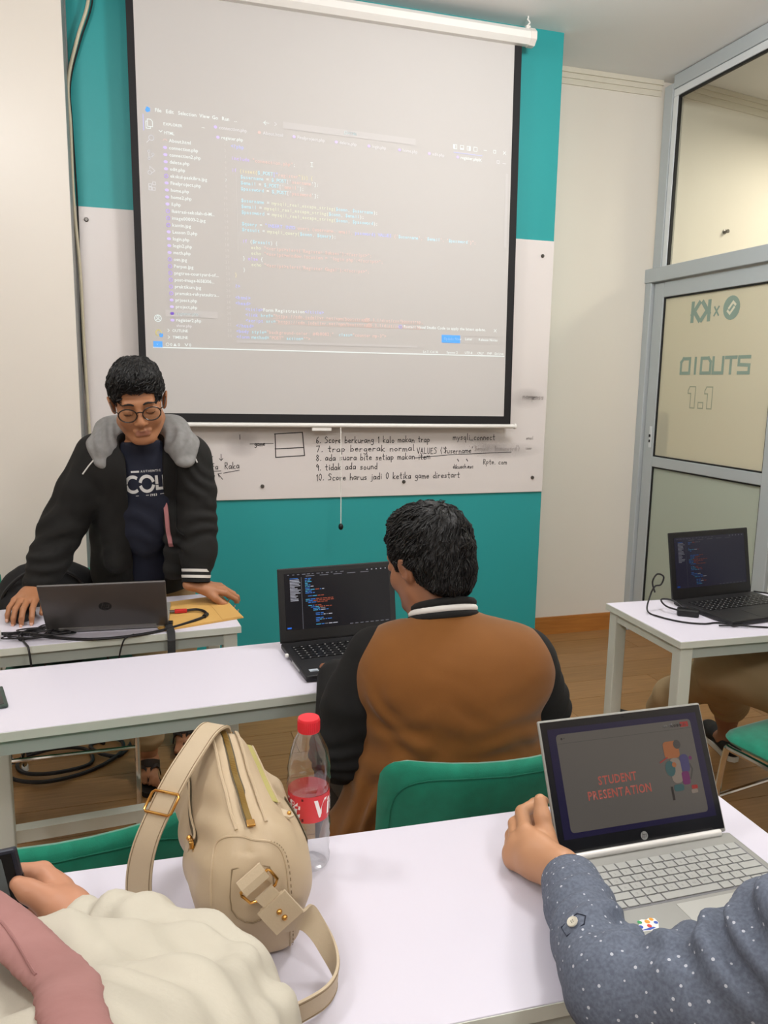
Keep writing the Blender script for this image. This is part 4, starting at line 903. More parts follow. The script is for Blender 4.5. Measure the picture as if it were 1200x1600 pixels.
T(MB().ribbon(pz, [(0.010, 0, -0.004)]*len(pz), [(0.4, 0, 1)]*len(pz), 0.001).build('top_pocket_zip', M_olive), bag)
for dx in (-0.0065, 0.0065): T(MB().tube([p+Vector((dx, 0, -dx*0.5+0.0003)) for p in pz], 0.0016, 5).build('pocket_lip', M_lea, smooth=True), bag)
pz = surf(spline([(0.4, 0.905, 0.868), (0.4, 0.94, 0.872), (0.4, 1.0, 0.876)], 8), (-1, 0, 0), 0.0006)
if pz: T(MB().ribbon(pz, [(0, 0, 0.008)]*len(pz), [(1, 0, 0)]*len(pz), 0.001).build('side_pocket_zip', M_zip), bag)
# small leather tab with rivet on the right top edge
q, n = cast(bt, (0.4, 0.925, 0.905), (-1, 0, 0)); 
b = MB(); P = [(0.0, -0.008), (0.028, -0.007), (0.033, 0), (0.028, 0.007), (0.0, 0.008)]; TM = Matrix.Translation(Vector((0.135, 0.928, 0.904))) @ Matrix.Rotation(math.radians(-20), 4, 'Z') @ Matrix.Rotation(math.radians(12), 4, 'Y')
b.prism(P, 0, 0.003, TM); T(b.build('rivet_tab', M_lea2), bag); T(MB().ball(TM @ Vector((0.026, 0, 0.004)), 0.003, 8, 6).build('rivet', M_gold, smooth=True), bag)
# pentagon patch, loops and D-ring on the end face
q, n = cast(bt, (0.100, 0.6, 0.862), (0, 1, 0))
fy = q.y
pp = [(0.080, 0.885), (0.122, 0.885), (0.124, 0.840), (0.102, 0.818), (0.078, 0.838)]
pt_ = surf([(x, 0.6, z) for x, z in pp], (0, 1, 0), 0.001); T(MB().tube(spline(pt_+[pt_[0]], 3), 0.0009, 5).build('patch_stitch', M_stitch), bag)
rg = [Vector((0.106+0.0195*math.cos(a)*(1 if abs(math.cos(a)) < .9 else 1), fy-0.012, 0.868+0.0195*math.sin(a))) for a in [2*math.pi*k/16 for k in range(16)]]
RM_ = Matrix.Translation((0.1085, fy-0.010, 0.872)) @ Matrix.Rotation(math.radians(-38), 4, 'Y')
T(MB().tube([RM_ @ Vector(p) for p in ((-0.020, 0, 0.010), (0.020, 0, 0.010), (0.021, 0, 0.006), (0.020, 0, -0.008), (0.014, 0, -0.012), (-0.014, 0, -0.012), (-0.020, 0, -0.008), (-0.021, 0, 0.006))], 0.0018, 8, closed=True).build('d_ring', M_gold, smooth=True), bag)
def loop(p0, p1, wv, nn, name, m=None, t=0.004): T(MB().ribbon([p0, (Vector(p0)+Vector(p1))/2+Vector(nn).normalized()*0.002, p1], [wv]*3, [nn]*3, t).build(name, m or M_lea2), bag)
X_ = RM_.to_3x3() @ Vector((1, 0, 0)); Z_ = RM_.to_3x3() @ Vector((0, 0, 1)); c0 = RM_ @ Vector((0, 0, 0))
loop(c0+Z_*0.020+Vector((0, 0.006, 0)), c0+Z_*0.004+Vector((0, -0.003, 0)), X_*0.034, (0, -1, 0.2), 'ring_loop')
loop(c0-Z_*0.006+Vector((0, -0.004, 0)), c0-Z_*0.030+Vector((0.003, -0.004, -0.003)), X_*0.024, (0, -1, 0.3), 'ring_loop')
# long strap: from the end ring down to the table, round in front of the bag, and up over its back end
tb = Vector((0.020, -0.003, -0.020))
SP = [c0-Z_*0.020+Vector((0.000, -0.006, 0)), c0-Z_*0.055+Vector((0.0, -0.007, -0.002)), (0.170, 0.848, 0.803), (0.189, 0.832, 0.776), (0.196, 0.806, 0.7615), (0.185, 0.780, 0.759), (0.160, 0.762, 0.759), (0.115, 0.752, 0.759), (0.060, 0.775, 0.759), (0.020, 0.840, 0.757), (-0.010, 0.925, 0.757), (-0.026, 0.962, 0.775), (-0.027, 0.970, 0.815), (-0.017, 0.974, 0.858), (0.006, 0.985, 0.903), (0.026, 1.000, 0.932), (0.050, 1.025, 0.955), (0.070, 1.052, 0.967), (0.086, 1.082, 0.958), (0.090, 1.098, 0.935)]
SWd = [X_*0.032, X_*0.032, (0.016, 0.014, 0.022), (0.010, 0.010, 0.028), (0.004, 0.006, 0.031), (0.004, 0, 0.031), (0.002, -0.004, 0.031), (0.0, -0.004, 0.031), (0.0, -0.006, 0.031), (0.008, -0.010, 0.029), (0.020, -0.016, 0.022), (0.030, -0.014, 0.008), (0.032, -0.012, 0.004), (0.031, -0.014, 0.004), (0.028, -0.020, 0.0), (0.026, -0.024, -0.001), (0.024, -0.025, -0.002), (0.024, -0.024, -0.002), (0.028, -0.018, 0), (0.032, -0.006, 0)]
sp = spline(SP, 6); sw = spline([tuple(v) for v in SWd], 6); nn = []
for i in range(len(sp)):
    tv = Vector(sp[min(i+1, len(sp)-1)])-Vector(sp[max(i-1, 0)]); nn.append(Vector(sw[i]).cross(tv))
T(MB().ribbon(sp, sw, nn, 0.0032).build('strap', M_lea2, smooth=True), bag)
for sgn in (-1, 1):
    T(MB().tube([Vector(p)+Vector(w)*0.42*sgn+n_.normalized()*0.0018 for p, w, n_ in zip(sp, sw, nn)], 0.0006, 4).build('strap_stitching', M_stitch), bag)
a, c = Vector(sp[0]), Vector(sp[6]); nv = nn[3].normalized(); nv = nv if nv.y < 0 else -nv
T(MB().ribbon([a+nv*0.003, (a+c)/2+nv*0.0035, c+nv*0.003], [X_*0.040]*3, [nv]*3, 0.004).build('strap_end_tab', M_lea2), bag)
for f in (0.42, 0.70):
    p = a.lerp(c, f)+nv*0.0055; T(MB().ball(p, 0.0036, 10, 6).build('rivet', M_gold, smooth=True), bag)
# buckle on the strap
i = 14*6; c = Vector(sp[i]); wv = Vector(sw[i]).normalized(); tv = (Vector(sp[i+1])-Vector(sp[i-1])).normalized(); nv = nn[i].normalized()
ring = [c+wv*x+tv*y for x, y in ((-0.020, -0.011), (-0.017, -0.014), (0.017, -0.014), (0.020, -0.011), (0.020, 0.011), (0.017, 0.014), (-0.017, 0.014), (-0.020, 0.011))]
for sgn in (1,): T(MB().tube([p+nv*0.004*(1 if nv.dot(Vector((0, 0, 1.45))-c) > 0 else -1) for p in ring], 0.0019, 8, closed=True).build('strap_buckle', M_gold, smooth=True), bag)
T(MB().tube([(0.074, 1.100, 0.936), (0.078, 1.104, 0.925), (0.102, 1.104, 0.925), (0.106, 1.100, 0.936), (0.100, 1.098, 0.944), (0.080, 1.098, 0.944)], 0.0018, 8, closed=True).build('end_ring', M_gold, smooth=True), bag)
# ================================================================ water bottle
bx, by = 0.212, 1.052
bot = thing('water_bottle', 'crumpled clear plastic water bottle with red cap behind the beige bag', 'bottle', (bx, by, 0.740))
def bottlemat():
    m = bpy.data.materials.new('clear_bottle_plastic'); m.use_nodes = True; nt = m.node_tree; N = nt.nodes; out = N['Material Output']; N.remove(N['Principled BSDF'])
    t = N.new('ShaderNodeBsdfTransparent'); t.inputs[0].default_value = (0.94, 0.95, 0.95, 1); g = N.new('ShaderNodeBsdfGlossy'); g.inputs['Roughness'].default_value = 0.08
    lw = N.new('ShaderNodeLayerWeight'); p = N.new('ShaderNodeMath'); p.operation = 'POWER'; p.inputs[1].default_value = 2.0; nt.links.new(lw.outputs['Facing'], p.inputs[0]); f = N.new('ShaderNodeMath'); f.operation = 'MULTIPLY_ADD'; f.inputs[1].default_value = 0.5; f.inputs[2].default_value = 0.10; nt.links.new(p.outputs[0], f.inputs[0])
    mx = N.new('ShaderNodeMixShader'); nt.links.new(f.outputs[0], mx.inputs[0]); nt.links.new(t.outputs[0], mx.inputs[1]); nt.links.new(g.outputs[0], mx.inputs[2]); nt.links.new(mx.outputs[0], out.inputs[0]); return m
prof = [(0.020, 0.004), (0.027, 0.000), (0.0305, 0.006), (0.031, 0.02), (0.0295, 0.027), (0.031, 0.034), (0.0295, 0.041), (0.031, 0.048), (0.0295, 0.055), (0.031, 0.062), (0.0300, 0.074), (0.0300, 0.121), (0.031, 0.126), (0.0297, 0.130), (0.031, 0.133), (0.030, 0.142), (0.0315, 0.152), (0.0300, 0.166), (0.0265, 0.180), (0.0205, 0.195), (0.0150, 0.206), (0.0135, 0.210), (0.0135, 0.216)]
n = 40; vs = []; fs = []
for j, (r, z) in enumerate(prof):
    for k in range(n):
        a = 2*math.pi*k/n; q = np.array([[math.cos(a)*1.5, math.sin(a)*1.5, z*30]]); cr = float(vnoise(q, 1.6, 2.2)[0])*0.0022+float(vnoise(q, 3.5, 7.7)[0])*0.0010
        rr_ = r+cr*(1 if 0.01 < z < 0.185 and not 0.076 < z < 0.122 else 0.15); vs.append((bx+rr_*math.cos(a), by+rr_*math.sin(a), 0.7405+z))
for j in range(len(prof)-1):
    for k in range(n): fs.append((j*n+k, j*n+(k+1) % n, (j+1)*n+(k+1) % n, (j+1)*n+k))
fs.append(tuple(reversed(range(n))))
T(MB().add(vs, fs).build('bottle_body', bottlemat(), smooth=True), bot)
cp = MB(); N_ = 60
cpr = [(0.0157, 0.208), (0.0160, 0.209), (0.0160, 0.226), (0.0150, 0.2285), (0.001, 0.229)]
cp.lathe([(r+0.0, z) for r, z in cpr], (bx, by, 0.7405), 36)
T(cp.build('cap', mat('red_cap', '#d92a36', 0.4), smooth=True), bot)
b = MB()
for k in range(36):
    a = 2*math.pi*k/36; c, s_ = math.cos(a), math.sin(a); b.tube([(bx+0.0160*c, by+0.0160*s_, 0.7405+0.210), (bx+0.0160*c, by+0.0160*s_, 0.7405+0.225)], 0.0005, 4)
o = T(b.build('cap_ridges', mat('red_cap_ridge', '#c9202d', 0.4)), bot); o['kind'] = 'stuff'
b = MB(); R_ = 0.0306
vs = []; fs = []
for z in (0.0795, 0.1195):
    for k in range(49): a = 2*math.pi*k/48; vs.append((bx+R_*math.cos(a), by+R_*math.sin(a), 0.7405+z))
fs = [(k, k+1, 49+k+1, 49+k) for k in range(48)]
lm = mat('red_label_film', '#d8343c', 0.35, alpha=0.9)
lb = T(b.add(vs, fs).build('label', lm, smooth=True), bot)
F = Flat()
F.text('Vit', 0.004, 0.078, 0.036, 0, bold=0.035, slant=0.12, wx=0.9); F.text('Vit', -0.060, 0.078, 0.036, 0, bold=0.035, slant=0.12, wx=0.9)
for k in range(6): F.rect(-0.030, 0.077+k*0.0016, -0.022-0.0015*(k % 3), 0.0776+k*0.0016, 0)
F.ring(-0.026, 0.098, 0.0028, 0.0008, 0, 10); F.rect(-0.0115, 0.1035, -0.0085, 0.107, 1); F.rect(-0.0115, 0.072, -0.0085, 0.0765, 1)
A0 = math.radians(-100)
for f in F.V[:0]: pass
def subdiv_cyl(a, z): th = A0+a/R_; return (bx+(R_+0.0004)*math.cos(th), by+(R_+0.0004)*math.sin(th), 0.7505+z)
T(F.build('label_print', [mat('label_white', '#f3efee', 0.5), mat('label_dark_red', '#5e1014', 0.5)], subdiv_cyl), bot)
# ================================================================ things on the standing man's table
M_cable = mat('black_cable', '#141216', 0.45)
ms = SDF((-0.47, 2.34, 0.73), (-0.27, 2.56, 0.80), 0.003); ms.ell((-0.366, 2.445, 0.745), (0.034, 0.056, 0.033), rot3('Z', -12), k=0.01).cut((0, 0, 0.7425), (0, 0, -1))
mo = ms.build('computer_mouse', mat('mouse_black', '#1a191b', 0.4)); tag(mo, 'black computer mouse under the hand of the standing man', 'mouse')
MB().lathe([(0.007, -0.003), (0.007, 0.003)], n=14, M=Matrix.Translation((-0.372, 2.412, 0.7715)) @ Matrix.Rotation(math.radians(90), 4, 'Y')).build('scroll_wheel', mat('wheel_rubber', '#39383a', 0.6), mo)
ev = thing('paper_envelope', 'brown kraft paper envelope jutting over the corner of the standing man\'s table', 'envelope', (0.14, 2.42, 0.7405))
M_kraft = mat('kraft_paper', '#cfa55f', 0.7, bump=(60, 0.08), var=('#c59a54', 14))
P = [(0.020, 2.215), (0.263, 2.292), (0.222, 2.552), (-0.02, 2.49)]
T(MB().prism(P, 0.7405, 0.7435).build('back_sheet', M_kraft), ev); T(MB().prism([(0.024, 2.219), (0.258, 2.293), (0.219, 2.547), (-0.017, 2.486)], 0.7436, 0.7455).build('front_sheet', M_kraft), ev)
T(MB().prism([(0.199, 2.277), (0.257, 2.2955), (0.219, 2.545), (0.165, 2.53)], 0.7456, 0.7462).build('flap', mat('kraft_flap', '#c79d58', 0.7), ), ev)
def cable(name, label, pts, r=0.003, m=None, n=8): return tag(MB().tube(spline(pts, n), r, 7).build(name, m or M_cable, smooth=True), label, 'cable')
zc = 0.7435
cab = thing('display_cable', 'black display cable with red plug running from the dark grey laptop along the table', 'cable', (0.05, 2.30, 0.741))
T(MB().tube(spline([(0.100, 2.372, 0.752), (0.130, 2.372, 0.7535), (0.152, 2.350, 0.752), (0.155, 2.318, 0.750), (0.137, 2.290, 0.750), (0.10, 2.262, 0.748), (0.06, 2.235, 0.7465), (0.0, 2.205, 0.7445), (-0.08, 2.185, 0.744), (-0.16, 2.186, 0.744), (-0.23, 2.21, 0.744), (-0.29, 2.245, 0.744), (-0.36, 2.285, 0.745), (-0.44, 2.30, 0.744)], 8), 0.0042, 8).build('cord', M_cable, smooth=True), cab)
T(MB().box((0.066, 2.365, 0.7465), (0.102, 2.379, 0.7575), bev=0.002).build('red_plug', mat('red_plug_plastic', '#c0282c', 0.4)), cab)
T(MB().tube([(0.050, 2.372, 0.752), (0.066, 2.372, 0.752)], 0.0045, 8).build('plug_tip', M_steel), cab)
T(MB().tube([(0.148, 2.302, 0.7505), (0.158, 2.322, 0.7515)], 0.0065, 8).build('cable_tie', M_black, smooth=True), cab)
rc = random.Random(2); pts = []
for k in range(34):
    a = k*1.9; cx, cy = -0.30+0.035*math.sin(k*0.7), 2.262+0.018*math.cos(k*1.1); pts.append((cx+0.055*math.cos(a)*(1+0.2*rc.random()), cy+0.030*math.sin(a)*(1+0.3*rc.random()), zc+0.0015+0.004*(k % 4)))
cable('tangled_cable', 'tangle of thin black cables beside the mouse on the table', pts, 0.0021)
cable('hanging_cable', 'black cable dropping over the table front below the mouse', [(-0.345, 2.27, 0.748), (-0.335, 2.22, 0.744), (-0.322, 2.18, 0.7445), (-0.315, 2.163, 0.741), (-0.311, 2.154, 0.72), (-0.306, 2.155, 0.67), (-0.30, 2.20, 0.645), (-0.29, 2.30, 0.65), (-0.285, 2.42, 0.66)], 0.0030)
cable('hanging_cable', 'thin black cable drooping over the table front behind the laptop lid', [(-0.05, 2.195, 0.746), (-0.062, 2.185, 0.744), (-0.075, 2.180, 0.738), (-0.085, 2.178, 0.712), (-0.095, 2.185, 0.67), (-0.11, 2.23, 0.645), (-0.13, 2.32, 0.65), (-0.14, 2.42, 0.66)], 0.0024)
stp_ = MB(); stp_.ribbon([(0.040, 2.262, 0.750), (0.046, 2.235, 0.749), (0.050, 2.205, 0.742), (0.050, 2.194, 0.720), (0.049, 2.192, 0.67), (0.048, 2.192, 0.62)], [(0.022, 0.002, 0)]*6, [(0, -1, 0.6)]*2+[(0, -1, 0.3)]+[(0, -1, 0)]*3, 0.002)
o = thing('cable_strap', 'flat black strap hanging over the table front beside the laptop', 'strap', (0.045, 2.23, 0.742)); T(stp_.build('strap_band', mat('black_webbing', '#2a2a2b', 0.7)), o); T(MB().tube([(0.030, 2.266, 0.752), (0.056, 2.258, 0.752)], 0.007, 8).build('strap_knot', M_black, smooth=True), o)
ad = thing('power_adapter', 'small white plug adapter at the left edge of the standing man\'s table', 'adapter', (-0.425, 2.255, 0.741)); T(MB().box((-0.470, 2.235, 0.7405), (-0.396, 2.275, 0.766), bev=0.005).build('adapter_body', M_white), ad); T(MB().box((-0.42, 2.2335, 0.752), (-0.403, 2.2352, 0.757)).build('adapter_print', M_black), ad)
tb_ = thing('tablet', 'dark green cased tablet poking in at the left on the middle table', 'tablet', (-0.405, 1.80, 0.741)); RT = Matrix.Translation((-0.405, 1.80, 0.7405)) @ Matrix.Rotation(math.radians(14), 4, 'Z')
T(MB().box((-0.09, -0.06, 0), (0.09, 0.06, 0.008), RT, bev=0.003).build('tablet_case', mat('dark_green_case', '#37453f', 0.5)), tb_); T(MB().box((-0.082, -0.053, 0.0078), (0.082, 0.053, 0.0085), RT).build('tablet_screen', M_glossb), tb_)
# ================================================================ things at the right table
psu = thing('laptop_charger', 'black charger plug with cable looped beside the right table laptop', 'charger', (1.62, 1.98, 0.741))
RP = Matrix.Translation((1.605, 1.985, 0.7405)) @ Matrix.Rotation(math.radians(-35), 4, 'Z'); T(MB().box((-0.034, -0.016, 0), (0.030, 0.016, 0.022), RP, bev=0.004).build('charger_block', M_black), psu)
T(MB().tube(spline([(1.600, 1.99, 0.752), (1.56, 2.03, 0.76), (1.565, 2.07, 0.772), (1.60, 2.06, 0.77), (1.61, 2.02, 0.757)], 8), 0.0028, 7).build('charger_cord', M_cable, smooth=True), psu)
cable('power_cable', 'thin black cable looping up and across the corner of the right table', [(1.535, 2.065, 0.80), (1.520, 2.06, 0.835), (1.535, 2.06, 0.86), (1.560, 2.06, 0.85), (1.552, 2.06, 0.825), (1.53, 2.06, 0.82), (1.515, 2.06, 0.79), (1.495, 2.04, 0.748), (1.505, 1.985, 0.7435), (1.54, 1.925, 0.7435), (1.59, 1.895, 0.7435), (1.64, 1.893, 0.7435), (1.70, 1.85, 0.7435)], 0.0026)
cable('earphone_cable', 'thin black cable leaving the right side of the right table laptop', [(1.995, 2.145, 0.752), (2.03, 2.13, 0.748), (2.08, 2.10, 0.7435), (2.2, 2.06, 0.7435)], 0.0028)
cable('power_cable', 'black cable trailing off the front corner of the right table laptop', [(1.62, 1.865, 0.745), (1.68, 1.845, 0.746), (1.74, 1.825, 0.7435), (1.86, 1.78, 0.7435), (2.0, 1.80, 0.7435)], 0.0026)
# ================================================================ floor cable coil
co = []
for k, (x, y) in enumerate([(-0.20, 3.12), (-0.30, 3.22), (-0.42, 3.16), (-0.50, 3.05), (-0.47, 2.94), (-0.36, 2.90), (-0.24, 2.96), (-0.27, 3.08), (-0.40, 3.10), (-0.54, 3.02), (-0.50, 2.90), (-0.38, 2.84), (-0.24, 2.90), (-0.14, 3.0), (-0.13, 3.10), (-0.19, 3.16), (-0.25, 3.10), (-0.19, 3.0), (-0.12, 3.02), (-0.05, 3.3)]): co.append((x, y, 0.008+0.004*(k % 3)))
cable('floor_cable', 'thick black cable lying in loops on the wooden floor under the tables', co, 0.0075)
# ================================================================ backpack on the chair behind the standing man
bp_ = thing('backpack', 'black backpack leaning on the chair behind the standing man', 'backpack', (-0.34, 2.80, 0.475))
s = SDF((-0.62, 2.58, 0.46), (-0.04, 3.0, 0.90), 0.008)
s.box((-0.34, 2.815, 0.60), (0.165, 0.075, 0.125), rad=0.06, k=0.02).ell((-0.335, 2.835, 0.715), (0.160, 0.085, 0.118), k=0.05).box((-0.34, 2.745, 0.57), (0.13, 0.035, 0.08), rad=0.03, k=0.02)
s.cut((0, 0, 0.478), (0, 0, -1))
M_bpk = mat('black_nylon', '#17171a', 0.75, bump=(400, 0.2, 0.001))
T(s.build('pack_body', M_bpk, None, folds([((-0.3, 2.76, 0.7), 0.15, (0.5, 0, 1), 0.07, 0.006)], (0.004, 14))), bp_)
T(MB().tube(spline([(-0.485, 2.80, 0.63), (-0.47, 2.765, 0.73), (-0.40, 2.76, 0.80), (-0.32, 2.765, 0.815), (-0.24, 2.765, 0.78), (-0.20, 2.78, 0.70)], 6), 0.006, 6).build('pack_zip', mat('pack_zip_tape', '#2a2a2d', 0.5), smooth=True), bp_)
T(MB().tube(spline([(-0.36, 2.87, 0.82), (-0.345, 2.87, 0.852), (-0.31, 2.87, 0.852), (-0.295, 2.87, 0.82)], 5), 0.007, 6).build('carry_loop', M_bpk, smooth=True), bp_)
# ================================================================ people
M_skinA = mat('skin', '#a4704e', 0.5, bump=(160, 0.05, 0.0008)); M_lipA = mat('lips', '#94604b', 0.45)
M_skinB = mat('skin', '#936347', 0.5, bump=(160, 0.05, 0.0008)); M_skinD = mat('skin', '#bd8c69', 0.48, bump=(150, 0.06, 0.0008)); M_skinC = mat('skin', '#b78265', 0.48, bump=(150, 0.06, 0.0008))
M_nail = mat('nail', '#d3a58f', 0.3); M_hair = mat('black_hair', '#080708', 0.52, bump=(180, 0.8, 0.004), stretch=(1, 1, 0.35))
def headprims(s, open_eyes=False, jaw=1.0):
    """head in local axes: x to the person's left, y out of the face, z up"""
    s.ell((0, -0.018, 0.035), (0.073, 0.090, 0.080), k=0.01)
    s.ell((0, 0.018, -0.03), (0.062*jaw, 0.066, 0.070), k=0.025)
    for q in (-1, 1):
        s.cap((q*0.050*jaw, 0.0, -0.055), (q*0.020, 0.058, -0.092), 0.020, 0.017, k=0.022)
        s.ell((q*0.036, 0.056, -0.030), (0.023, 0.020, 0.024), k=0.02)
    s.ell((0, 0.066, -0.094), (0.020, 0.016, 0.015), k=0.015)
    s.cap((-0.032, 0.072, 0.022), (0.032, 0.072, 0.022), 0.013, k=0.014)
    for q in (-1, 1):
        s.ell((q*0.032, 0.094, 0.001), (0.021, 0.014, 0.012), k=0.010, op='s')
        s.ell((q*0.032, 0.0735, 0.000), (0.0145, 0.0125, 0.0115), k=0.004)
        if not open_eyes: s.cap((q*0.020, 0.0835, -0.0045), (q*0.044, 0.0795, -0.0055), 0.0022, k=0.003)
    s.cap((0, 0.079, 0.012), (0, 0.099, -0.030), 0.0075, 0.0115, k=0.012)
    for q in (-1, 1): s.ell((q*0.0125, 0.0915, -0.034), (0.0085, 0.010, 0.0075), k=0.006)
    for q in (-1, 1): s.ell((q*0.006, 0.098, -0.0415), (0.0032, 0.004, 0.003), k=0.002, op='s')
    s.cap((-0.021, 0.0785, -0.0605), (0.021, 0.0785, -0.0605), 0.0055, k=0.006); s.cap((-0.004, 0.085, -0.0595), (0.004, 0.085, -0.0595), 0.0052, k=0.005)
    s.cap((-0.016, 0.080, -0.0705), (0.016, 0.080, -0.0705), 0.0075, k=0.005)
    s.cap((-0.024, 0.0895, -0.0650), (0.024, 0.0895, -0.0650), 0.0026, k=0.003, op='s')
    for q in (-1, 1):
        s.ell((q*0.0775, -0.008, -0.004), (0.008, 0.019, 0.030), rot3('Y', q*14)@rot3('X', -8), k=0.006)
        s.ell((q*0.0845, -0.004, 0.000), (0.0045, 0.011, 0.018), rot3('Y', q*14), k=0.005, op='s')
def lipfn(o, M, sc):
    def fn(C):
        L = (C-np.array(o))@np.array(M)/sc
        return ((np.abs(L[:, 0]) < 0.0245-np.abs(L[:, 2]+0.0655)*1.3) & (L[:, 2] > -0.0755) & (L[:, 2] < -0.0575) & (L[:, 1] > 0.072)).astype(np.int32)
    return fn
def hand(s, w, d, n, th, curls, sc=1.0, spread=0.0, thumb=None, fl=(0.042, 0.048, 0.045, 0.035)):
    """hand: w wrist, d fingers, n back of the hand, th thumb side; curls: per finger three bend angles"""
    w = np.array(w, float); d = np.array(d, float); d /= np.linalg.norm(d); n = np.array(n, float); n -= d*(n@d); n /= np.linalg.norm(n); t = np.array(th, float); t -= d*(t@d)+n*(t@n); t /= np.linalg.norm(t)
    K = []
    for i in range(4):
        off = (0.030-0.020*i); kn = w+(d*(0.086-0.004*abs(i-1))+t*off+n*(0.003-0.002*abs(i-1.4)))*sc; K.append(kn)
        s.cap(w+(d*0.012+t*off*0.62)*sc, kn, 0.0135*sc, 0.0105*sc, k=0.012*sc)
    s.cap(w-d*0.03*sc, w+d*0.018*sc, 0.0235*sc, 0.024*sc, k=0.02*sc, flat=(n, 0.72))
    tips = []
    for i in range(4):
        p = K[i]; ang = 0; a0 = (1.5-i)*spread; dd = d*math.cos(math.radians(a0))+t*math.sin(math.radians(a0)); L = (fl[i], fl[i]*0.62, fl[i]*0.5); rs = [0.0098, 0.0086, 0.0079, 0.0066]
        for j in range(3):
            ang += curls[i][j]; v = dd*math.cos(math.radians(ang))-n*math.sin(math.radians(ang)); q = p+v*L[j]*sc
            s.cap(p, q, rs[j]*sc*(0.92 if i == 3 else 1), rs[j+1]*sc*(0.92 if i == 3 else 1), k=0.0035*sc); p = q
        tips.append((p, v, dd*math.sin(math.radians(ang))+n*math.cos(math.radians(ang))))
    if thumb is not None:
        p = w+(d*0.022+t*0.022-n*0.004)*sc; rs = [0.0150, 0.0125, 0.0108, 0.0080]
        for j, (vec, L) in enumerate(thumb):
            v = d*vec[0]+t*vec[1]+n*vec[2]; v = v/np.linalg.norm(v); q = p+v*L*sc; s.cap(p, q, rs[j]*sc, rs[j+1]*sc, k=0.007*sc if j == 0 else 0.004*sc); p = q
        tips.append((p, v, n))
    return tips
def person(label, loc): return thing('person', label, 'person', loc)
def multi(name, fields, mats, parent, matfn=None, disp=None):
    """several grids of one continuous figure welded into one mesh object"""
    Vs = []; Fs = []; n = 0
    for f in fields: V, F = f.net(); Vs.append(V); Fs.append(F+n); n += len(V)
    return T(soft_mesh(name, np.concatenate(Vs), np.concatenate(Fs), mats, None, disp, matfn), parent)
def frameM(fwd, roll=0.0):
    y = np.array(fwd, float); y /= np.linalg.norm(y); x = np.cross(y, (0, 0, 1)); x /= np.linalg.norm(x); z = np.cross(x, y); r = math.radians(roll)
    return np.stack([x*math.cos(r)+z*math.sin(r), y, -x*math.sin(r)+z*math.cos(r)], 1)
def hairtufts(tree_o, C, M, sc, n, seed, region, length=(0.02, 0.035), crown=(0.01, -0.05, 0.1), lift=0.002):
    """thin tapering locks combed out from the crown over the hair cap"""
    rr_ = random.Random(seed); bt_ = bvh(tree_o); b = MB(); M = np.array(M); cr = np.array(crown)
    for _ in range(n):
        a = rr_.uniform(0, 2*math.pi); e = math.acos(1-rr_.random()*1.4); dl = np.array((math.sin(e)*math.cos(a), math.sin(e)*math.sin(a), math.cos(e)))
        if not region(dl): continue
        q, nn = cast(bt_, Vector(np.array(C)+M@dl*0.3*sc), Vector(-(M@dl)))
        if q is None: continue
        pl = M.T@((np.array(q)-np.array(C))/sc); v = pl-cr; v = v+np.cross(v, (0, 0, 1))*0.45; v = v/(np.linalg.norm(v)+1e-6)+np.array((rr_.gauss(0, .22), rr_.gauss(0, .22), -0.15))
        tv = Vector(M@v); L = rr_.uniform(*length)*sc; w = rr_.uniform(0.0010, 0.0019)*sc; p = q-nn*0.0012; pts = [p]; up = rr_.uniform(0.2, 1.0)*lift
        for k in range(1, 4):
            t2 = (tv-nn*tv.dot(nn)); 
            if t2.length < 1e-4: break
            p2 = p+t2.normalized()*L/3; h2 = bt_.find_nearest(p2)
            if h2[0] is None: break
            nn = h2[1]; p = h2[0]; pts.append(p+nn*(0.0008+up*math.sin(k*1.0)))
        if len(pts) == 4: b.tube(pts, [w, w*1.1, w*0.8, w*0.15], 4)
    return b
# ---------------------------------------------------------------- A: standing man at the projector laptop
M_jkt = mat('black_jacket_cloth', '#151413', 0.88, bump=(500, 0.2, 0.0006)); M_greyhood = mat('grey_hood_jersey', '#8b8a89', 0.9, bump=(450, 0.25, 0.0008), var=('#7f7e7d', 60))
M_tee = mat('navy_tee', '#161a2b', 0.85, bump=(400, 0.1, 0.0005)); M_khaki = mat('khaki_cotton', '#9b8462', 0.85, bump=(350, 0.15, 0.0006)); M_rib = mat('black_ribbing', '#161616', 0.9, bump=(300, 0.3, 0.0008)); M_ribw = mat('white_ribbing', '#dcdad6', 0.85)
A = person('standing young man with glasses in a black jacket with grey hood, leaning on the table', (-0.01, 2.86, 0.0))
Ah = np.array((-0.018, 2.463, 1.376)); AM = frameM((0.03, -0.94, -0.30), -7.0); Asc = 1.0
h = SDF((-0.14, 2.32, 1.17), (0.10, 2.62, 1.50), 0.0024).frame(Ah, AM, Asc); headprims(h)
h.frame(); h.cap((-0.017, 2.520, 1.330), (-0.012, 2.585, 1.215), 0.043, 0.050, k=0.014)
bd = SDF((-0.42, 2.40, -0.01), (0.26, 3.18, 1.27), 0.009)
bd.cap((-0.01, 2.585, 1.19), (-0.012, 2.56, 1.235), 0.055, k=0.02).cap((-0.13, 2.61, 1.19), (0.115, 2.57, 1.19), 0.05, k=0.03).cap((-0.012, 2.62, 1.12), (-0.01, 2.78, 0.88), 0.085, 0.10, k=0.03)
bd.chain([(-0.145, 2.60, 1.20), (-0.245, 2.585, 1.0), (-0.325, 2.535, 0.805)], [0.042, 0.036, 0.024], k=0.02).chain([(0.125, 2.56, 1.20), (0.141, 2.53, 1.0), (0.134, 2.487, 0.80)], [0.042, 0.036, 0.024], k=0.02)
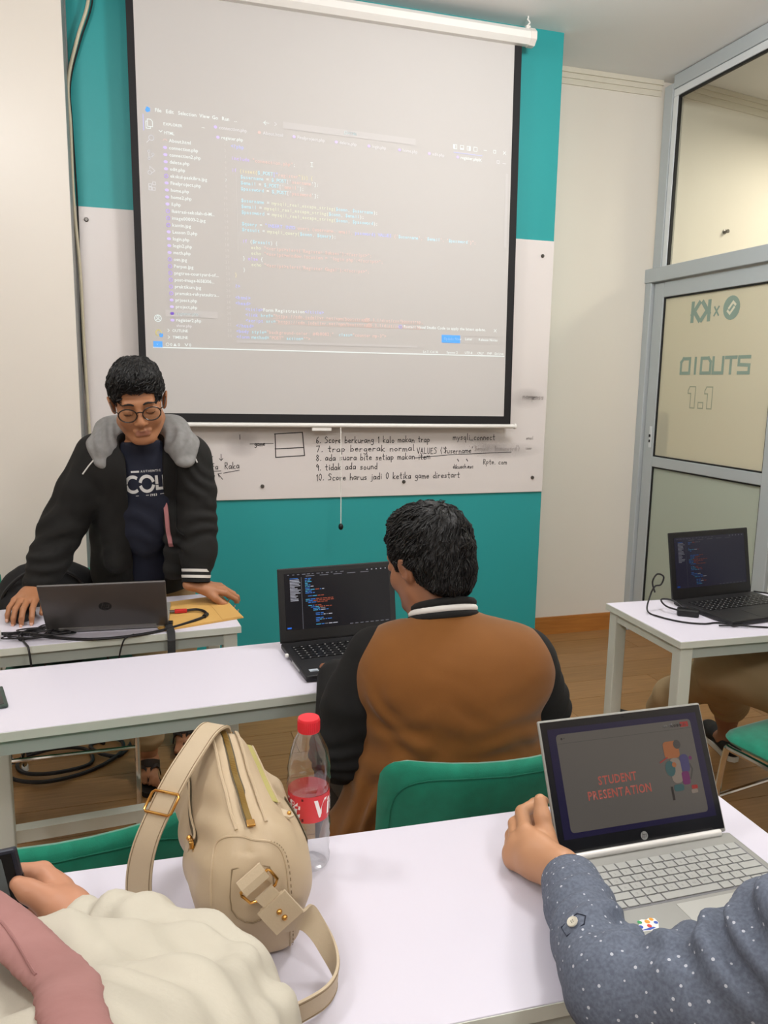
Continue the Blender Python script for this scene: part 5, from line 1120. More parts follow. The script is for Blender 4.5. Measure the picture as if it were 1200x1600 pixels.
bd.chain([(-0.06, 2.80, 0.86), (0.005, 2.835, 0.47), (-0.030, 2.835, 0.09)], [0.075, 0.052, 0.036], k=0.03).chain([(0.05, 2.80, 0.86), (0.075, 2.93, 0.47), (0.105, 3.08, 0.09)], [0.075, 0.052, 0.036], k=0.03)
ft = SDF((-0.11, 2.64, 0.0), (0.19, 3.14, 0.20), 0.004)
for (ax, ay, sx) in ((-0.030, 2.835, -1), (0.105, 3.08, 1)):
    ft.cap((ax, ay, 0.15), (ax, ay+0.005, 0.055), 0.034, 0.033, k=0.02).cap((ax, ay+0.02, 0.045), (ax, ay-0.10, 0.040), 0.028, 0.024, k=0.02, flat=((1, 0, 0), 1.3))
    for i in range(5): tx0 = ax+sx*(-0.032+0.0155*i); ft.cap((ax+sx*(-0.02+0.010*i), ay-0.09, 0.036), (tx0, ay-0.15+0.010*i, 0.030), 0.012, 0.0105 if i == 0 else 0.008, k=0.004)
hr = SDF((-0.44, 2.36, 0.74), (-0.26, 2.60, 0.88), 0.0026)
tA = hand(hr, (-0.342, 2.513, 0.806), (-0.18, -0.92, -0.12), (0, -0.1, 1), (1, -0.2, 0), [(12, 32, 22), (10, 34, 24), (12, 36, 26), (16, 36, 26)], 0.98, 5, [((0.75, 0.7, -0.35), 0.035), ((0.95, 0.25, -0.35), 0.030), ((0.98, 0.0, -0.35), 0.024)])
hl = SDF((0.08, 2.36, 0.735), (0.30, 2.60, 0.88), 0.0026)
tB = hand(hl, (0.145, 2.475, 0.798), (0.93, 0.16, -0.22), (0.2, -0.15, 1), (0.1, -1, 0), [(22, 38, 34), (22, 40, 36), (22, 40, 36), (24, 40, 36)], 0.98, 3, [((0.72, 0.62, -0.3), 0.036), ((0.9, 0.3, -0.4), 0.030), ((0.98, 0.05, -0.3), 0.024)])
bo = multi('body', [bd, h, ft, hr, hl], [M_skinA, M_lipA], A, lipfn(Ah, AM, Asc))
def nailset(tips, par, sc=1.0, m=None):
    for p, v, nn in tips:
        v = Vector(v); nn = Vector(nn); nn = (nn-v*nn.dot(v)).normalized(); w = v.cross(nn); R = Matrix((w, v, nn)).transposed().to_4x4(); R.translation = Vector(p)+nn*0.0050*sc-v*0.002
        MB().ball((0, 0, 0), (0.0048*sc, 0.0068*sc, 0.0016*sc), 10, 6).build('nail', m or M_nail, par, smooth=True, M=R)
nailset(tA[:4]+tB[:4], bo)
# hair
hs = SDF((-0.15, 2.32, 1.27), (0.11, 2.63, 1.55), 0.0036).frame(Ah, AM, Asc)
hs.ell((0, -0.022, 0.044), (0.0800, 0.100, 0.086), k=0.01).ell((0, 0.030, 0.088), (0.058, 0.052, 0.030), k=0.03)
hs.box((0, 0.108, 0.000), (0.064, 0.056, 0.050), rad=0.022, k=0.006, op='s'); hs.box((0, 0.085, -0.075), (0.12, 0.085, 0.075), rad=0.01, k=0.005, op='s'); hs.box((0, -0.05, -0.115), (0.15, 0.15, 0.06), rad=0.01, k=0.005, op='s')
for q in (-1, 1): hs.ell((q*0.085, -0.004, -0.006), (0.022, 0.022, 0.036), k=0.006, op='s')
def hairdisp(sd, am=0.0035): return lambda V: vnoise(V, 55, sd)*am+vnoise(V, 120, sd+2)*am*0.5
ho = T(hs.build('hair', M_hair, None, lambda V: vnoise(V, 38, 1.0)*0.004+vnoise(V, 90, 3.0)*0.0025), A)
T(hairtufts(ho, Ah, AM, Asc, 1500, 5, lambda d: (d[1] < 0.62 or d[2] > 0.45) and d[2] > -0.1, (0.014, 0.026)).build('hair_locks', M_hair, smooth=False), ho); COLL = ho.children[0]; COLL['kind'] = 'stuff'
fl_ = T(hairtufts(ho, Ah, AM, Asc, 1500, 15, lambda d: d[1] > 0.35 and 0.25 < d[2] < 0.93, (0.022, 0.036), (0.01, -0.03, 0.1), 0.006).build('fringe', M_hair), ho); fl_['kind'] = 'stuff'
def L2W(C, M, sc, p): return Vector(np.array(C)+np.array(M)@(np.array(p, float)*sc))
def onface(tree, C, M, sc, pts, off):
    out = []
    for x, z in pts:
        q, n_ = cast(tree, L2W(C, M, sc, (x, 0.2, z)), Vector(np.array(M)@np.array((0, -1.0, 0))), off)
        if q is not None: out.append(q)
    return out
fb = bvh(bo)
for q in (-1, 1):
    pb = onface(fb, Ah, AM, Asc, spline([(q*0.013, 0.0205), (q*0.028, 0.0245), (q*0.043, 0.0205), (q*0.050, 0.0145)], 4) if False else [(q*0.013, 0.0205), (q*0.020, 0.0235), (q*0.028, 0.0250), (q*0.036, 0.0240), (q*0.044, 0.0205), (q*0.050, 0.0150)], 0.0002)
    T(MB().tube(pb, [0.0022, 0.0031, 0.0031, 0.0026, 0.0020, 0.0010], 6).build('eyebrow', M_hair, smooth=True), A)
    pl = onface(fb, Ah, AM, Asc, [(q*0.019, -0.0035), (q*0.026, -0.0062), (q*0.034, -0.0070), (q*0.042, -0.0055), (q*0.046, -0.0030)], 0.0003)
    T(MB().tube(pl, 0.0010, 5).build('eyelashes', M_hair, smooth=True), A)
# glasses
gl_ = None
M_specs = mat('tortoise_frame', '#221712', 0.25)
gb = MB()
def gp(x, y, z): return L2W(Ah, AM, Asc, (x, y, z))
for q in (-1, 1): gb.tube([gp(q*0.0335+0.0255*math.cos(a), 0.099-0.010*abs((q*0.0335+0.0255*math.cos(a))/0.059)**2, -0.004+0.0205*math.sin(a)*(1.0 if math.sin(a) < 0 else 0.92)) for a in [2*math.pi*k/28 for k in range(28)]], 0.0019, 7, closed=True)
gb.tube([gp(-0.009, 0.0985, 0.002), gp(0, 0.101, 0.005), gp(0.009, 0.0985, 0.002)], 0.0018, 6)
for q in (-1, 1): gb.tube([gp(q*0.058, 0.089, 0.004), gp(q*0.070, 0.075, 0.006), gp(q*0.0775, 0.03, 0.010), gp(q*0.081, 0.0, 0.012), gp(q*0.079, -0.02, 0.006)], 0.0017, 6)
go = T(gb.build('eyeglasses', M_specs, smooth=True), A)
for q in (-1, 1):
    b = MB(); pts = [gp(q*0.0335+0.0245*math.cos(a), 0.0985-0.010*abs((q*0.0335+0.0245*math.cos(a))/0.059)**2, -0.004+0.0195*math.sin(a)*0.96) for a in [2*math.pi*k/24 for k in range(24)]]
    b.add(pts, [tuple(range(24))]); T(b.build('lens', M_glass), go)
# tee
s = SDF((-0.16, 2.42, 0.76), (0.14, 2.86, 1.29), 0.006)
s.cap((-0.012, 2.60, 1.15), (-0.02, 2.745, 0.84), 0.095, 0.118, k=0.04, flat=((1, 0, 0), 1.22)).cap((-0.09, 2.575, 1.185), (0.08, 2.555, 1.19), 0.048, k=0.04).ell((-0.010, 2.575, 1.06), (0.080, 0.062, 0.17), k=0.06)
s.cap((-0.012, 2.580, 1.19), (-0.014, 2.540, 1.255), 0.066, 0.060, k=0.02); s.cap((-0.015, 2.545, 1.270), (-0.016, 2.505, 1.35), 0.053, 0.06, k=0.02, op='s')
to = T(s.build('t_shirt', M_tee, None, folds([((0.0, 2.55, 0.98), 0.16, (0.6, 0, 1), 0.06, 0.003)])), A); tt = bvh(to)
F = Flat()
def ccol(): pass
F.ring(0.0, 0.0, 0.027, 0.012, 0, 24, 20, 160); F.ring(0.0, -0.004, 0.027, 0.012, 0, 24, 200, 340)
F.ring(-0.058, 0.0, 0.027, 0.012, 0, 24, 60, 165); F.ring(-0.058, -0.004, 0.027, 0.012, 0, 24, 195, 300)
F.rect(0.036, -0.006, 0.048, 0.028, 0); F.rect(0.036, -0.030, 0.048, -0.010, 0); F.rect(0.048, -0.030, 0.066, -0.019, 0); F.rect(0.066, -0.031, 0.078, 0.028, 0); 
F.text('AUTHENTIC', -0.022, 0.043, 0.0115, 0, gap=0.28, bold=0.02); F.rect(-0.062, 0.043, -0.028, 0.050, 0); F.text('1983', 0.010, -0.052, 0.0125, 0, gap=0.22, bold=0.03); F.rect(-0.05, -0.048, 0.004, -0.046, 0); F.rect(0.052, -0.048, 0.075, -0.046, 0)
TC = Vector((-0.002, 2.0, 1.128)); rr2 = math.radians(3)
def ontee(a, b_):
    a *= 0.70; b_ *= 0.80; p = TC+Vector((a*math.cos(rr2)-b_*math.sin(rr2), 0, (a*math.sin(rr2)+b_*math.cos(rr2))*1.0)); q, n_ = cast(tt, p, (0, 1, 0), 0.0012); return q if q is not None else p+Vector((0, 0.5, 0))
pr = F.build('shirt_print', [mat('print_grey', '#c9c8c6', 0.7)], ontee); T(pr, to)
# trousers
s = SDF((-0.17, 2.66, 0.10), (0.20, 3.14, 0.93), 0.007)
s.cap((-0.05, 2.775, 0.85), (0.04, 2.775, 0.85), 0.105, k=0.03).chain([(-0.065, 2.80, 0.80), (0.012, 2.835, 0.47), (-0.032, 2.835, 0.175)], [0.098, 0.078, 0.060], k=0.03).chain([(0.055, 2.80, 0.80), (0.078, 2.92, 0.47), (0.105, 3.075, 0.175)], [0.098, 0.078, 0.060], k=0.03)
s.cap((-0.032, 2.835, 0.165), (-0.031, 2.835, 0.150), 0.062, k=0.004).cap((0.105, 3.078, 0.165), (0.106, 3.08, 0.150), 0.062, k=0.004)
T(s.build('trousers', M_khaki, None, folds([((-0.03, 2.82, 0.25), 0.12, (0.1, 0, 1), 0.04, 0.004), ((0.1, 3.05, 0.25), 0.12, (0.1, 0, 1), 0.04, 0.004)], (0.003, 16))), A)
# sandals
for (ax, ay) in ((-0.030, 2.835), (0.105, 3.08)):
    P = [(0.043*math.cos(a)*(1.0 if math.sin(a) < 0 else 0.78)+ax, ay-0.055+0.125*math.sin(a)) for a in [2*math.pi*k/20 for k in range(20)]]
    so_ = T(MB().prism(P, 0.001, 0.018).build('sandal', mat('black_sandal_sole', '#171310', 0.7)), A)
    b = MB(); 
    for x0, x1 in ((-0.042, 0.0), (0.042, 0.0)): b.ribbon(spline([(ax+x0, ay-0.045, 0.018), (ax+x0*0.75, ay-0.062, 0.062), (ax+x0*0.15, ay-0.098, 0.064), (ax-0.003, ay-0.130, 0.030)], 4), [(0.0, 0.018, 0.004)]*13, [(x0, -0.5*abs(x0), 0.04)]*13, 0.004)
    b.ribbon(spline([(ax-0.040, ay-0.03, 0.05), (ax-0.015, ay-0.070, 0.077), (ax+0.015, ay-0.070, 0.077), (ax+0.040, ay-0.03, 0.05)], 4), [(0, 0.010, 0.026)]*13, [(0, -1, 0.6)]*13, 0.005)
    T(b.build('sandal_strap', mat('dark_brown_strap', '#241812', 0.6), smooth=True), so_)
# jacket shell, open at the front
s = SDF((-0.42, 2.34, 0.72), (0.28, 2.96, 1.33), 0.0055)
s.cap((-0.025, 2.60, 1.16), (-0.025, 2.77, 0.80), 0.122, 0.140, k=0.05, flat=((1, 0, 0), 1.22)).cap((-0.130, 2.605, 1.215), (0.118, 2.565, 1.215), 0.058, k=0.04)
s.box((0.075, 2.60, 0.93), (0.055, 0.075, 0.13), rad=0.05, k=0.05); s.box((-0.105, 2.62, 0.95), (0.035, 0.075, 0.12), rad=0.04, k=0.05)
s.cap((-0.008, 2.49, 1.27), (-0.004, 2.62, 0.78), 0.056, 0.050, k=0.004, op='s', flat=((0, 1, 0), 2.4))
s.cap((-0.014, 2.55, 1.20), (-0.014, 2.50, 1.34), 0.060, 0.075, k=0.004, op='s')
s.chain([(-0.148, 2.605, 1.205), (-0.205, 2.60, 1.09), (-0.258, 2.59, 0.985), (-0.300, 2.565, 0.89), (-0.330, 2.535, 0.815)], [0.068, 0.069, 0.066, 0.060, 0.048], k=0.02)
s.chain([(0.132, 2.56, 1.205), (0.148, 2.55, 1.09), (0.150, 2.53, 0.985), (0.147, 2.505, 0.89), (0.141, 2.492, 0.845)], [0.066, 0.064, 0.060, 0.055, 0.046], k=0.012)
jf = folds([((-0.26, 2.55, 0.97), 0.10, (-0.4, 0.1, 1), 0.050, 0.006), ((-0.20, 2.55, 1.10), 0.09, (-0.9, 0.1, 0.7), 0.055, 0.005), ((0.15, 2.48, 0.95), 0.10, (0.3, 0, 1), 0.042, 0.006), ((0.15, 2.5, 1.12), 0.09, (0.7, 0, 0.9), 0.05, 0.004), ((0.08, 2.53, 0.92), 0.12, (0.3, 0, 1), 0.07, 0.004), ((-0.31, 2.53, 0.86), 0.07, (-0.2, 0, 1), 0.036, 0.005)], (0.003, 16))
jo = T(s.build('jacket', M_jkt, None, jf), A); jt = bvh(jo)
# white piping on the shoulders and pink lining edge
for pts in ([(-0.188, 1.155), (-0.165, 1.185), (-0.142, 1.210)], [(0.122, 1.235), (0.138, 1.215), (0.150, 1.190)]):
    q = [cast(jt, (x, 2.0, z), (0, 1, 0), 0.0015)[0] for x, z in spline(pts, 5)]; q = [p for p in q if p is not None]
    T(MB().tube(q, 0.0022, 6).build('piping', M_ribw, smooth=True), jo)
q = [cast(jt, (x, 2.0, z), (0, 1, 0), 0.002)[0] for x, z in spline([(0.048, 1.085), (0.054, 1.03), (0.058, 0.97), (0.066, 0.92)], 6)]; q = [p for p in q if p is not None]
T(MB().ribbon(q, [(0.012, 0, 0)]*len(q), [(-0.5, -1, 0)]*len(q), 0.004).build('lining_edge', mat('pink_lining', '#a87072', 0.9, bump=(300, 0.4, 0.001)), smooth=True), jo)
for x0 in (0.082,):
    q = [cast(jt, (x, 2.0, z), (0, 1, 0), 0.003)[0] for x, z in spline([(0.088, 1.20), (0.086, 1.12), (0.083, 1.03), (0.086, 0.98), (0.105, 0.965)], 6)]; q = [p for p in q if p is not None]
    T(MB().tube(q, 0.0020, 6).build('hood_drawstring', M_rib, smooth=True), jo)
# grey hood lying round the neck
s = SDF((-0.22, 2.38, 1.12), (0.21, 2.76, 1.40), 0.0045)
s.chain([(-0.120, 2.535, 1.195), (-0.118, 2.560, 1.245), (-0.095, 2.610, 1.285), (-0.04, 2.665, 1.300), (0.02, 2.665, 1.300), (0.075, 2.590, 1.290), (0.105, 2.520, 1.245), (0.112, 2.490, 1.200)], [0.034, 0.050, 0.052, 0.046, 0.046, 0.052, 0.048, 0.032], k=0.02, flat=((0, -0.55, 0.83), 0.62))
s.cap((-0.014, 2.56, 1.18), (-0.017, 2.48, 1.40), 0.062, 0.078, k=0.008, op='s'); s.cap((-0.014, 2.45, 1.16), (-0.014, 2.40, 1.32), 0.070, 0.085, k=0.01, op='s')
T(s.build('hood', M_greyhood, None, folds([((-0.11, 2.55, 1.26), 0.06, (0.8, -0.3, 0.3), 0.030, 0.005), ((0.1, 2.5, 1.26), 0.06, (-0.8, -0.3, 0.3), 0.030, 0.005)], (0.0025, 26))), jo)
# striped cuff of the left sleeve
c0_, c1_ = Vector((0.1405, 2.493, 0.860)), Vector((0.137, 2.481, 0.812)); ax_ = (c1_-c0_)
for a, b2, r, m, nm in ((0, 1, 0.0455, M_rib, 'cuff'), (0.18, 0.36, 0.0468, M_ribw, 'cuff_stripe'), (0.56, 0.74, 0.0462, M_ribw, 'cuff_stripe')):
    T(MB().tube([c0_+ax_*a, c0_+ax_*((a+b2)/2), c0_+ax_*b2], [r, r*0.985, r*0.965], 28).build(nm, m, smooth=True), jo)
T(MB().tube([(-0.326, 2.54, 0.825), (-0.336, 2.524, 0.803)], [0.044, 0.040], 24).build('cuff', M_rib, smooth=True), jo)
# ---------------------------------------------------------------- B: seated man seen from behind
M_brown = mat('brown_varsity_fleece', '#7a4b18', 0.88, bump=(420, 0.2, 0.0006), sheen=0.15, var=('#754714', 12)); M_blkslv = mat('black_sleeve_fleece', '#0e0d0d', 0.9, bump=(400, 0.2, 0.0006))
B = person('seated man seen from behind in a brown varsity jacket with black sleeves', (0.57, 1.43, 0.0))
Bh = np.array((0.540, 1.472, 1.085)); BM = frameM((-0.45, 0.85, -0.22), 3.0); Bsc = 0.90
h = SDF((0.40, 1.33, 0.90), (0.68, 1.62, 1.25), 0.0032).frame(Bh, BM, Bsc); headprims(h); h.frame(); h.cap((0.548, 1.465, 1.05), (0.560, 1.425, 0.94), 0.056, 0.060, k=0.02)
bd = SDF((0.28, 1.20, -0.01), (0.88, 2.05, 0.98), 0.010)
bd.cap((0.56, 1.425, 0.95), (0.562, 1.425, 0.90), 0.06, k=0.02).cap((0.45, 1.44, 0.89), (0.70, 1.38, 0.89), 0.06, k=0.03).cap((0.57, 1.42, 0.82), (0.585, 1.43, 0.55), 0.12, 0.13, k=0.04)
bd.chain([(0.42, 1.45, 0.88), (0.375, 1.47, 0.70), (0.40, 1.66, 0.765)], [0.045, 0.04, 0.028], k=0.02).chain([(0.735, 1.37, 0.88), (0.80, 1.38, 0.71), (0.70, 1.62, 0.765)], [0.045, 0.04, 0.028], k=0.02)
for q in (-1, 1): bd.chain([(0.585+q*0.09, 1.45, 0.53), (0.57+q*0.12, 1.83, 0.50), (0.57+q*0.12, 1.80, 0.07), (0.57+q*0.12, 1.92, 0.04)], [0.085, 0.06, 0.042, 0.035], k=0.03)
hb_ = SDF((0.32, 1.62, 0.73), (0.56, 1.86, 0.84), 0.0035); hand(hb_, (0.405, 1.675, 0.775), (0.2, 0.97, -0.05), (0, 0, 1), (1, -0.2, 0), [(15, 30, 20)]*4, 0.95, 5, [((0.8, 0.6, -0.2), 0.035), ((0.95, 0.3, -0.2), 0.03), ((1, 0, -0.2), 0.024)])
hb2 = SDF((0.58, 1.58, 0.73), (0.76, 1.82, 0.84), 0.0035); hand(hb2, (0.695, 1.635, 0.775), (-0.25, 0.96, -0.05), (0, 0, 1), (-1, -0.2, 0), [(15, 30, 20)]*4, 0.95, 5, [((0.8, 0.6, -0.2), 0.035), ((0.95, 0.3, -0.2), 0.03), ((1, 0, -0.2), 0.024)])
multi('body', [bd, h, hb_, hb2], [M_skinB, M_skinB], B)
hs = SDF((0.38, 1.32, 0.94), (0.70, 1.64, 1.26), 0.004).frame(Bh, BM, Bsc)
hs.ell((0, -0.024, 0.040), (0.0840, 0.103, 0.098), k=0.01).ell((0, -0.070, -0.030), (0.066, 0.044, 0.058), k=0.03).ell((0.02, 0.04, 0.085), (0.06, 0.05, 0.04), k=0.03)
hs.ell((0, 0.100, -0.004), (0.074, 0.06, 0.070), k=0.006, op='s'); hs.box((0, 0.085, -0.095), (0.12, 0.085, 0.085), rad=0.01, k=0.005, op='s'); hs.box((0, -0.05, -0.150), (0.15, 0.15, 0.055), rad=0.01, k=0.01, op='s')
for q in (-1, 1): hs.ell((q*0.086, 0.006, -0.014), (0.026, 0.026, 0.034), k=0.006, op='s')
ho = T(hs.build('hair', M_hair, None, hairdisp(3.0, 0.005)), B)
lk = T(hairtufts(ho, Bh, BM, Bsc, 2600, 9, lambda d: d[2] > -0.55 and (d[1] < 0.5 or d[2] > 0.4), (0.03, 0.055), lift=0.004).build('hair_locks', M_hair), ho); lk['kind'] = 'stuff'
# brown jacket body
s = SDF((0.26, 1.19, 0.44), (0.86, 1.70, 1.02), 0.0055)
s.cap((0.465, 1.430, 0.888), (0.695, 1.370, 0.888), 0.080, k=0.05).cap((0.572, 1.405, 0.84), (0.588, 1.42, 0.66), 0.142, 0.150, k=0.06, flat=((1, -0.25, 0), 1.31)).cap((0.585, 1.43, 0.66), (0.585, 1.46, 0.52), 0.150, 0.165, k=0.05, flat=((1, -0.15, 0), 1.30))
s.cap((0.558, 1.415, 0.955), (0.562, 1.41, 0.90), 0.062, 0.085, k=0.04); s.cap((0.46, 1.40, 0.58), (0.385, 1.45, 0.50), 0.085, 0.07, k=0.06)
s.cut((0, 0, 0.475), (0, 0, -1)); s.cap((0.550, 1.45, 0.97), (0.545, 1.47, 1.06), 0.062, 0.070, k=0.005, op='s')
bf = folds([((0.45, 1.30, 0.62), 0.13, (0.75, 0, -0.75), 0.060, 0.008), ((0.50, 1.28, 0.72), 0.12, (0.35, 0, 1), 0.07, 0.005), ((0.70, 1.26, 0.72), 0.12, (-0.45, 0, 1), 0.06, 0.007), ((0.42, 1.36, 0.80), 0.08, (0.8, 0, 0.5), 0.05, 0.004), ((0.58, 1.27, 0.66), 0.12, (0.05, 0, 1), 0.045, 0.005), ((0.37, 1.38, 0.58), 0.10, (0.9, 0, -0.3), 0.045, 0.008)], (0.004, 11))
jb = T(s.build('jacket', M_brown, None, bf), B)
s = SDF((0.26, 1.26, 0.62), (0.50, 1.76, 1.0), 0.0055); s.chain([(0.432, 1.45, 0.895), (0.392, 1.455, 0.80), (0.365, 1.465, 0.70), (0.375, 1.52, 0.685), (0.40, 1.66, 0.775)], [0.068, 0.068, 0.064, 0.06, 0.046], k=0.02)
T(s.build('sleeve', M_blkslv, None, folds([((0.37, 1.45, 0.72), 0.09, (0.2, 0, 1), 0.04, 0.006)], (0.004, 14))), jb)
s = SDF((0.62, 1.22, 0.62), (0.90, 1.74, 1.0), 0.0055); s.chain([(0.722, 1.37, 0.892), (0.752, 1.375, 0.80), (0.772, 1.385, 0.71), (0.765, 1.44, 0.69), (0.70, 1.62, 0.775)], [0.068, 0.066, 0.062, 0.06, 0.046], k=0.02)
T(s.build('sleeve', M_blkslv, None, folds([((0.78, 1.37, 0.76), 0.09, (-0.3, 0, 1), 0.04, 0.006)], (0.004, 14))), jb)
# ribbed collar with white stripe
def ringpts(c, rx, ry, tilt, a0=0, a1=360, n=30): return [Vector((c[0]+rx*math.cos(math.radians(a0+(a1-a0)*k/n)), c[1]+ry*math.sin(math.radians(a0+(a1-a0)*k/n)), c[2]+tilt*math.sin(math.radians(a0+(a1-a0)*k/n)))) for k in range(n)]
for z, r, rad, m, nm in ((0.979, 0.0655, 0.0085, M_rib, 'collar'), (0.991, 0.063, 0.0080, M_ribw, 'collar_stripe'), (1.003, 0.060, 0.0085, M_rib, 'collar')):
    T(MB().tube(ringpts((0.564, 1.430, z), r, r*0.92, -0.026), rad, 10, closed=True).build(nm, m, smooth=True), jb)
# trousers of B
s = SDF((0.38, 1.40, 0.05), (0.80, 1.98, 0.62), 0.009)
for q in (-1, 1): s.chain([(0.585+q*0.09, 1.46, 0.545), (0.57+q*0.12, 1.83, 0.52), (0.57+q*0.12, 1.80, 0.12)], [0.085, 0.075, 0.062], k=0.03)
T(s.build('trousers', mat('dark_trousers', '#3a352f', 0.9), None, folds([], (0.004, 12))), B)
for q in (-1, 1): T(MB().box((0.57+q*0.12-0.045, 1.76, 0.0), (0.57+q*0.12+0.045, 2.0, 0.07), bev=0.025).build('shoe', M_black, smooth=True), B)
# ---------------------------------------------------------------- C: person at the lower left, white blouse, pink scarf, holding a phone
M_bl = mat('cream_blouse', '#beb8a9', 0.85, bump=(140, 0.35, 0.0015), stretch=(1, 1, 0.3)); M_pink = mat('dusty_pink_scarf', '#a57874', 0.85, bump=(300, 0.15, 0.0008), var=('#9b6e6a', 20))
C_ = person('person at the lower left in a cream blouse and dusty pink headscarf, holding a phone', (-0.22, 0.42, 0.45))
cb = SDF((-0.48, 0.15, -0.01), (0.16, 0.98, 1.16), 0.012)
cb.cap((-0.20, 0.40, 1.02), (-0.22, 0.38, 0.55), 0.10, 0.12, k=0.04).cap((-0.20, 0.42, 1.05), (-0.20, 0.44, 1.18), 0.05, k=0.03).cap((-0.36, 0.42, 0.99), (-0.06, 0.44, 0.99), 0.05, k=0.03)
cb.chain([(-0.05, 0.46, 0.98), (0.055, 0.645, 0.815), (-0.095, 0.842, 0.862)], [0.045, 0.04, 0.026], k=0.02).chain([(-0.37, 0.44, 0.96), (-0.42, 0.66, 0.82), (-0.30, 0.85, 0.86)], [0.045, 0.04, 0.026], k=0.02)
ch = SDF((-0.22, 0.78, 0.80), (-0.03, 0.96, 0.98), 0.0026)
ch.cap((-0.092, 0.826, 0.862), (-0.100, 0.842, 0.868), 0.025, 0.024, k=0.01).cap((-0.098, 0.842, 0.866), (-0.118, 0.880, 0.872), 0.023, 0.019, k=0.015)
for i in range(4):
    z_ = 0.898-0.015*i; ch.chain([(-0.112, 0.872, 0.878-0.004*i), (-0.130, 0.896, z_-0.010), (-0.165, 0.892, z_-0.002), (-0.190, 0.885, z_)], [0.016, 0.0105, 0.0095, 0.0080], k=0.005)
TC_ = [(-0.101, 0.838, 0.868), (-0.124, 0.850, 0.884), (-0.139, 0.853, 0.894), (-0.150, 0.856, 0.903)]
ch.chain(TC_, [0.0180, 0.0130, 0.0112, 0.0085], k=0.008)
tipsC = [None]*4+[(np.array(TC_[3]), np.array(TC_[3])-np.array(TC_[2]), np.array((0.35, -0.8, 0.45)))]
chd = SDF((-0.38, 0.14, 1.02), (-0.10, 0.46, 1.36), 0.0045).frame((-0.245, 0.295, 1.21), frameM((0.1, 0.92, -0.32)), 0.92); headprims(chd, jaw=0.95); chd.frame(); chd.cap((-0.24, 0.29, 1.16), (-0.22, 0.36, 1.05), 0.045, 0.05, k=0.02)
for q in (-1, 1): cb.chain([(-0.21+q*0.09, 0.42, 0.53), (-0.20+q*0.10, 0.78, 0.50), (-0.20+q*0.10, 0.76, 0.07), (-0.20+q*0.10, 0.86, 0.035)], [0.08, 0.058, 0.040, 0.034], k=0.03)
cbo = multi('body', [cb, ch, chd], [M_skinC, M_skinC], C_); nailset(tipsC[4:], cbo, 1.2)
s = SDF((-0.52, 0.12, 0.44), (0.20, 0.88, 1.10), 0.007)
s.cap((-0.20, 0.40, 0.96), (-0.22, 0.40, 0.56), 0.135, 0.16, k=0.06, flat=((1, 0, 0), 1.15)).cap((-0.36, 0.42, 0.985), (-0.07, 0.44, 0.985), 0.062, k=0.05)
s.chain([(-0.055, 0.46, 0.965), (0.005, 0.57, 0.885), (0.045, 0.655, 0.825)], [0.080, 0.082, 0.072], k=0.03).chain([(0.045, 0.655, 0.822), (0.022, 0.73, 0.835), (-0.030, 0.785, 0.852), (-0.082, 0.818, 0.860)], [0.070, 0.062, 0.050, 0.034], k=0.03)
s.cap((0.045, 0.70, 0.855), (0.055, 0.635, 0.865), 0.046, 0.05, k=0.03); s.chain([(-0.155, 0.66, 0.905), (-0.105, 0.690, 0.905), (-0.045, 0.685, 0.895), (0.01, 0.66, 0.87)], [0.050, 0.048, 0.048, 0.055], k=0.03); s.chain([(-0.10, 0.68, 0.90), (-0.075, 0.56, 0.93), (-0.07, 0.46, 0.965)], [0.05, 0.055, 0.070], k=0.04); s.chain([(-0.165, 0.66, 0.905), (-0.155, 0.52, 0.94)], [0.05, 0.062], k=0.04)
s.chain([(-0.37, 0.44, 0.95), (-0.42, 0.66, 0.82), (-0.31, 0.84, 0.86)], [0.07, 0.06, 0.036], k=0.02)
T(s.build('blouse', M_bl, None, folds([((0.03, 0.71, 0.87), 0.07, (0.75, 0.65, 0.1), 0.038, 0.0112), ((0.05, 0.62, 0.87), 0.09, (0.9, -0.3, 0.3), 0.045, 0.0128), ((-0.03, 0.68, 0.90), 0.10, (0.8, 0.5, 0.2), 0.07, 0.0096), ((-0.06, 0.79, 0.87), 0.06, (0.7, -0.7, 0), 0.04, 0.0064), ((0.0, 0.60, 0.95), 0.10, (0.9, 0.2, -0.2), 0.06, 0.008)], (0.003, 20))), C_)
s = SDF((-0.38, 0.10, 0.45), (0.06, 0.92, 0.66), 0.010)
for q in (-1, 1): s.chain([(-0.21+q*0.09, 0.42, 0.54), (-0.20+q*0.10, 0.78, 0.51)], [0.10, 0.08], k=0.03)
T(s.build('skirt', M_bl, None), C_)
s = SDF((-0.42, 0.12, 0.72), (0.06, 0.86, 1.38), 0.0055)
s.frame((-0.245, 0.295, 1.21), frameM((0.1, 0.92, -0.32)), 0.92).ell((0, -0.015, 0.02), (0.090, 0.110, 0.115), k=0.01).cap((0, -0.02, -0.08), (0, 0.0, -0.16), 0.085, 0.10, k=0.03).ell((0, 0.11, -0.02), (0.055, 0.07, 0.078), k=0.01, op='s').frame()
sc_ = spline([(-0.222, 0.79, 0.952), (-0.177, 0.745, 0.966), (-0.146, 0.702, 0.973), (-0.118, 0.655, 0.982), (-0.090, 0.598, 0.996), (-0.068, 0.545, 1.016), (-0.060, 0.49, 1.045), (-0.048, 0.41, 1.08), (-0.06, 0.31, 1.12), (-0.18, 0.25, 1.16)], 5)
s.chain(sc_, [0.0235-0.008*min(1, i/(0.55*len(sc_))) for i in range(len(sc_))], k=0.008, flat=((0.1, 0.3, 0.95), 0.42))
hsf = T(s.build('headscarf', M_pink, None, folds([((-0.12, 0.62, 0.98), 0.12, (0.8, 0.55, 0.1), 0.030, 0.0012)], (0.0012, 20))), C_)
